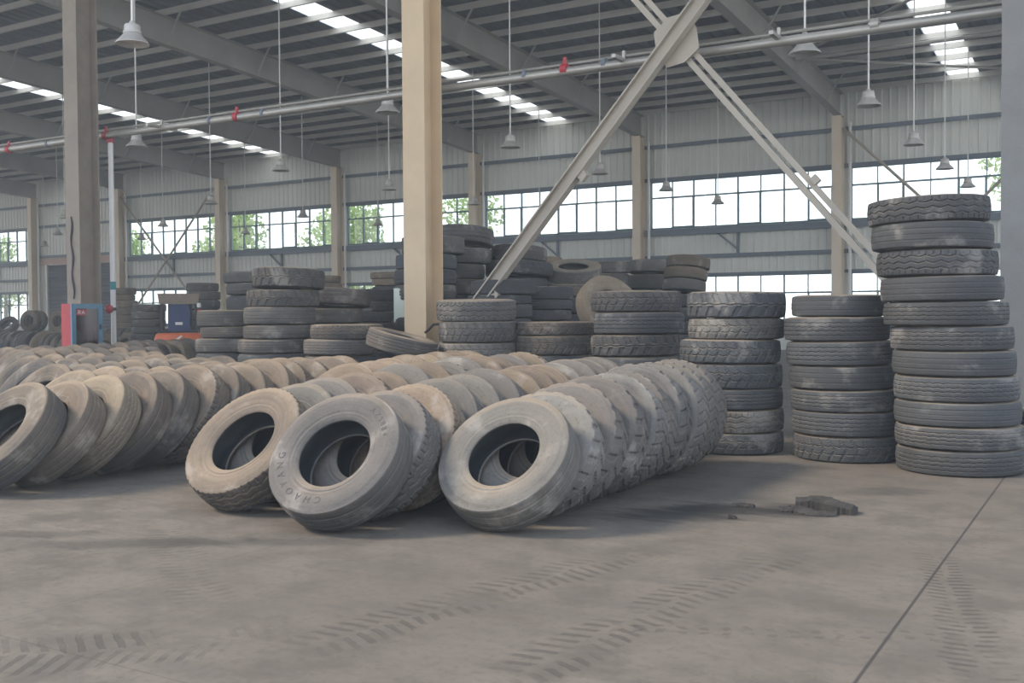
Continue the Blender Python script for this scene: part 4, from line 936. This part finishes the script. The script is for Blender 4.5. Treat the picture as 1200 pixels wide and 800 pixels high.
# ------------------------------------------------------------------ scraps on the floor
def scrap(name, pts, wdt, thick, seed, label, group=None):
    rnd = random.Random(seed); n = 26; v = []; f = []; m_ = 7
    for i in range(n + 1):
        t = i/n*(len(pts)-1); k = min(int(t), len(pts)-2); q = t - k
        p = Vector(pts[k]).lerp(Vector(pts[k+1]), q); d = (Vector(pts[k+1]) - Vector(pts[k])).normalized(); sd = Vector((-d.y, d.x, 0))
        ww = wdt*(.55 + .45*math.sin(math.pi*(.12 + .76*i/n)))*rnd.uniform(.85, 1.1)
        for j in range(m_):
            u = j/(m_-1)*2 - 1
            zz = thick*(1 - .7*u*u)*rnd.uniform(.75, 1.25) + .018*noise.noise(p*9 + Vector((u*2, 0, seed)))
            v.append(tuple(p + sd*u*ww + Vector((0, 0, max(.008, zz)))))
    for i in range(n):
        for j in range(m_-1): f.append((i*m_+j, (i+1)*m_+j, (i+1)*m_+j+1, i*m_+j+1))
    b0 = len(v); v += [(x, y, .001) for x, y, z in v]
    for i in range(n):
        for j in range(m_-1): f.append((b0+i*m_+j, b0+i*m_+j+1, b0+(i+1)*m_+j+1, b0+(i+1)*m_+j))
    for i in range(n):
        f.append((i*m_, b0+i*m_, b0+(i+1)*m_, (i+1)*m_)); f.append((i*m_+m_-1, (i+1)*m_+m_-1, b0+(i+1)*m_+m_-1, b0+i*m_+m_-1))
    for j in range(m_-1):
        f.append((j, j+1, b0+j+1, b0+j)); e = n*m_; f.append((e+j, b0+e+j, b0+e+j+1, e+j+1))
    mb = MB(); mb.add(v, f); o = mb.build(name, M['scrap'], None)
    return tag(o, label, 'scrap', group)
scrap('tread_scrap', [(-2.10,7.62,.045),(-1.96,7.66,.06),(-1.80,7.58,.05),(-1.66,7.56,.03)], .085, .030, 3, 'torn grey tread strip lying on the floor before the stacks')
scrap('rubber_scrap', [(-2.17,7.44,.0),(-2.02,7.47,.005),(-1.90,7.40,.0),(-1.76,7.44,.0)], .075, .03, 5, 'dark torn rubber under the tread strip')
scrap('rubber_piece', [(-2.52,7.42,.0),(-2.44,7.46,.005),(-2.36,7.45,.0)], .03, .022, 7, 'small black rubber piece left of the torn tread strip')
scrap('rubber_crumb', [(-2.40,6.98,.0),(-2.37,6.99,.003),(-2.34,6.98,.0)], .018, .018, 9, 'tiny dark rubber crumb nearest on the floor before the stain')

# ------------------------------------------------------------------ dusty air in the hall
mt = bpy.data.materials.new('dusty_air'); mt.use_nodes = True; nt = mt.node_tree; nt.nodes.remove(nt.nodes['Principled BSDF'])
vs = nt.nodes.new('ShaderNodeVolumeScatter'); vs.inputs['Color'].default_value = (.78, .89, 1.0, 1); vs.inputs['Density'].default_value = HAZE; vs.inputs['Anisotropy'].default_value = .35
nt.links.new(vs.outputs[0], nt.nodes['Material Output'].inputs['Volume'])
a = MB(); a.box((-73.5, -7, .02), (6.5, W - .6, 11.2)); o = a.build('dust_haze', mt); tag(o, 'thin bluish dust haze hanging in the air of the hall', 'haze', kind='structure')
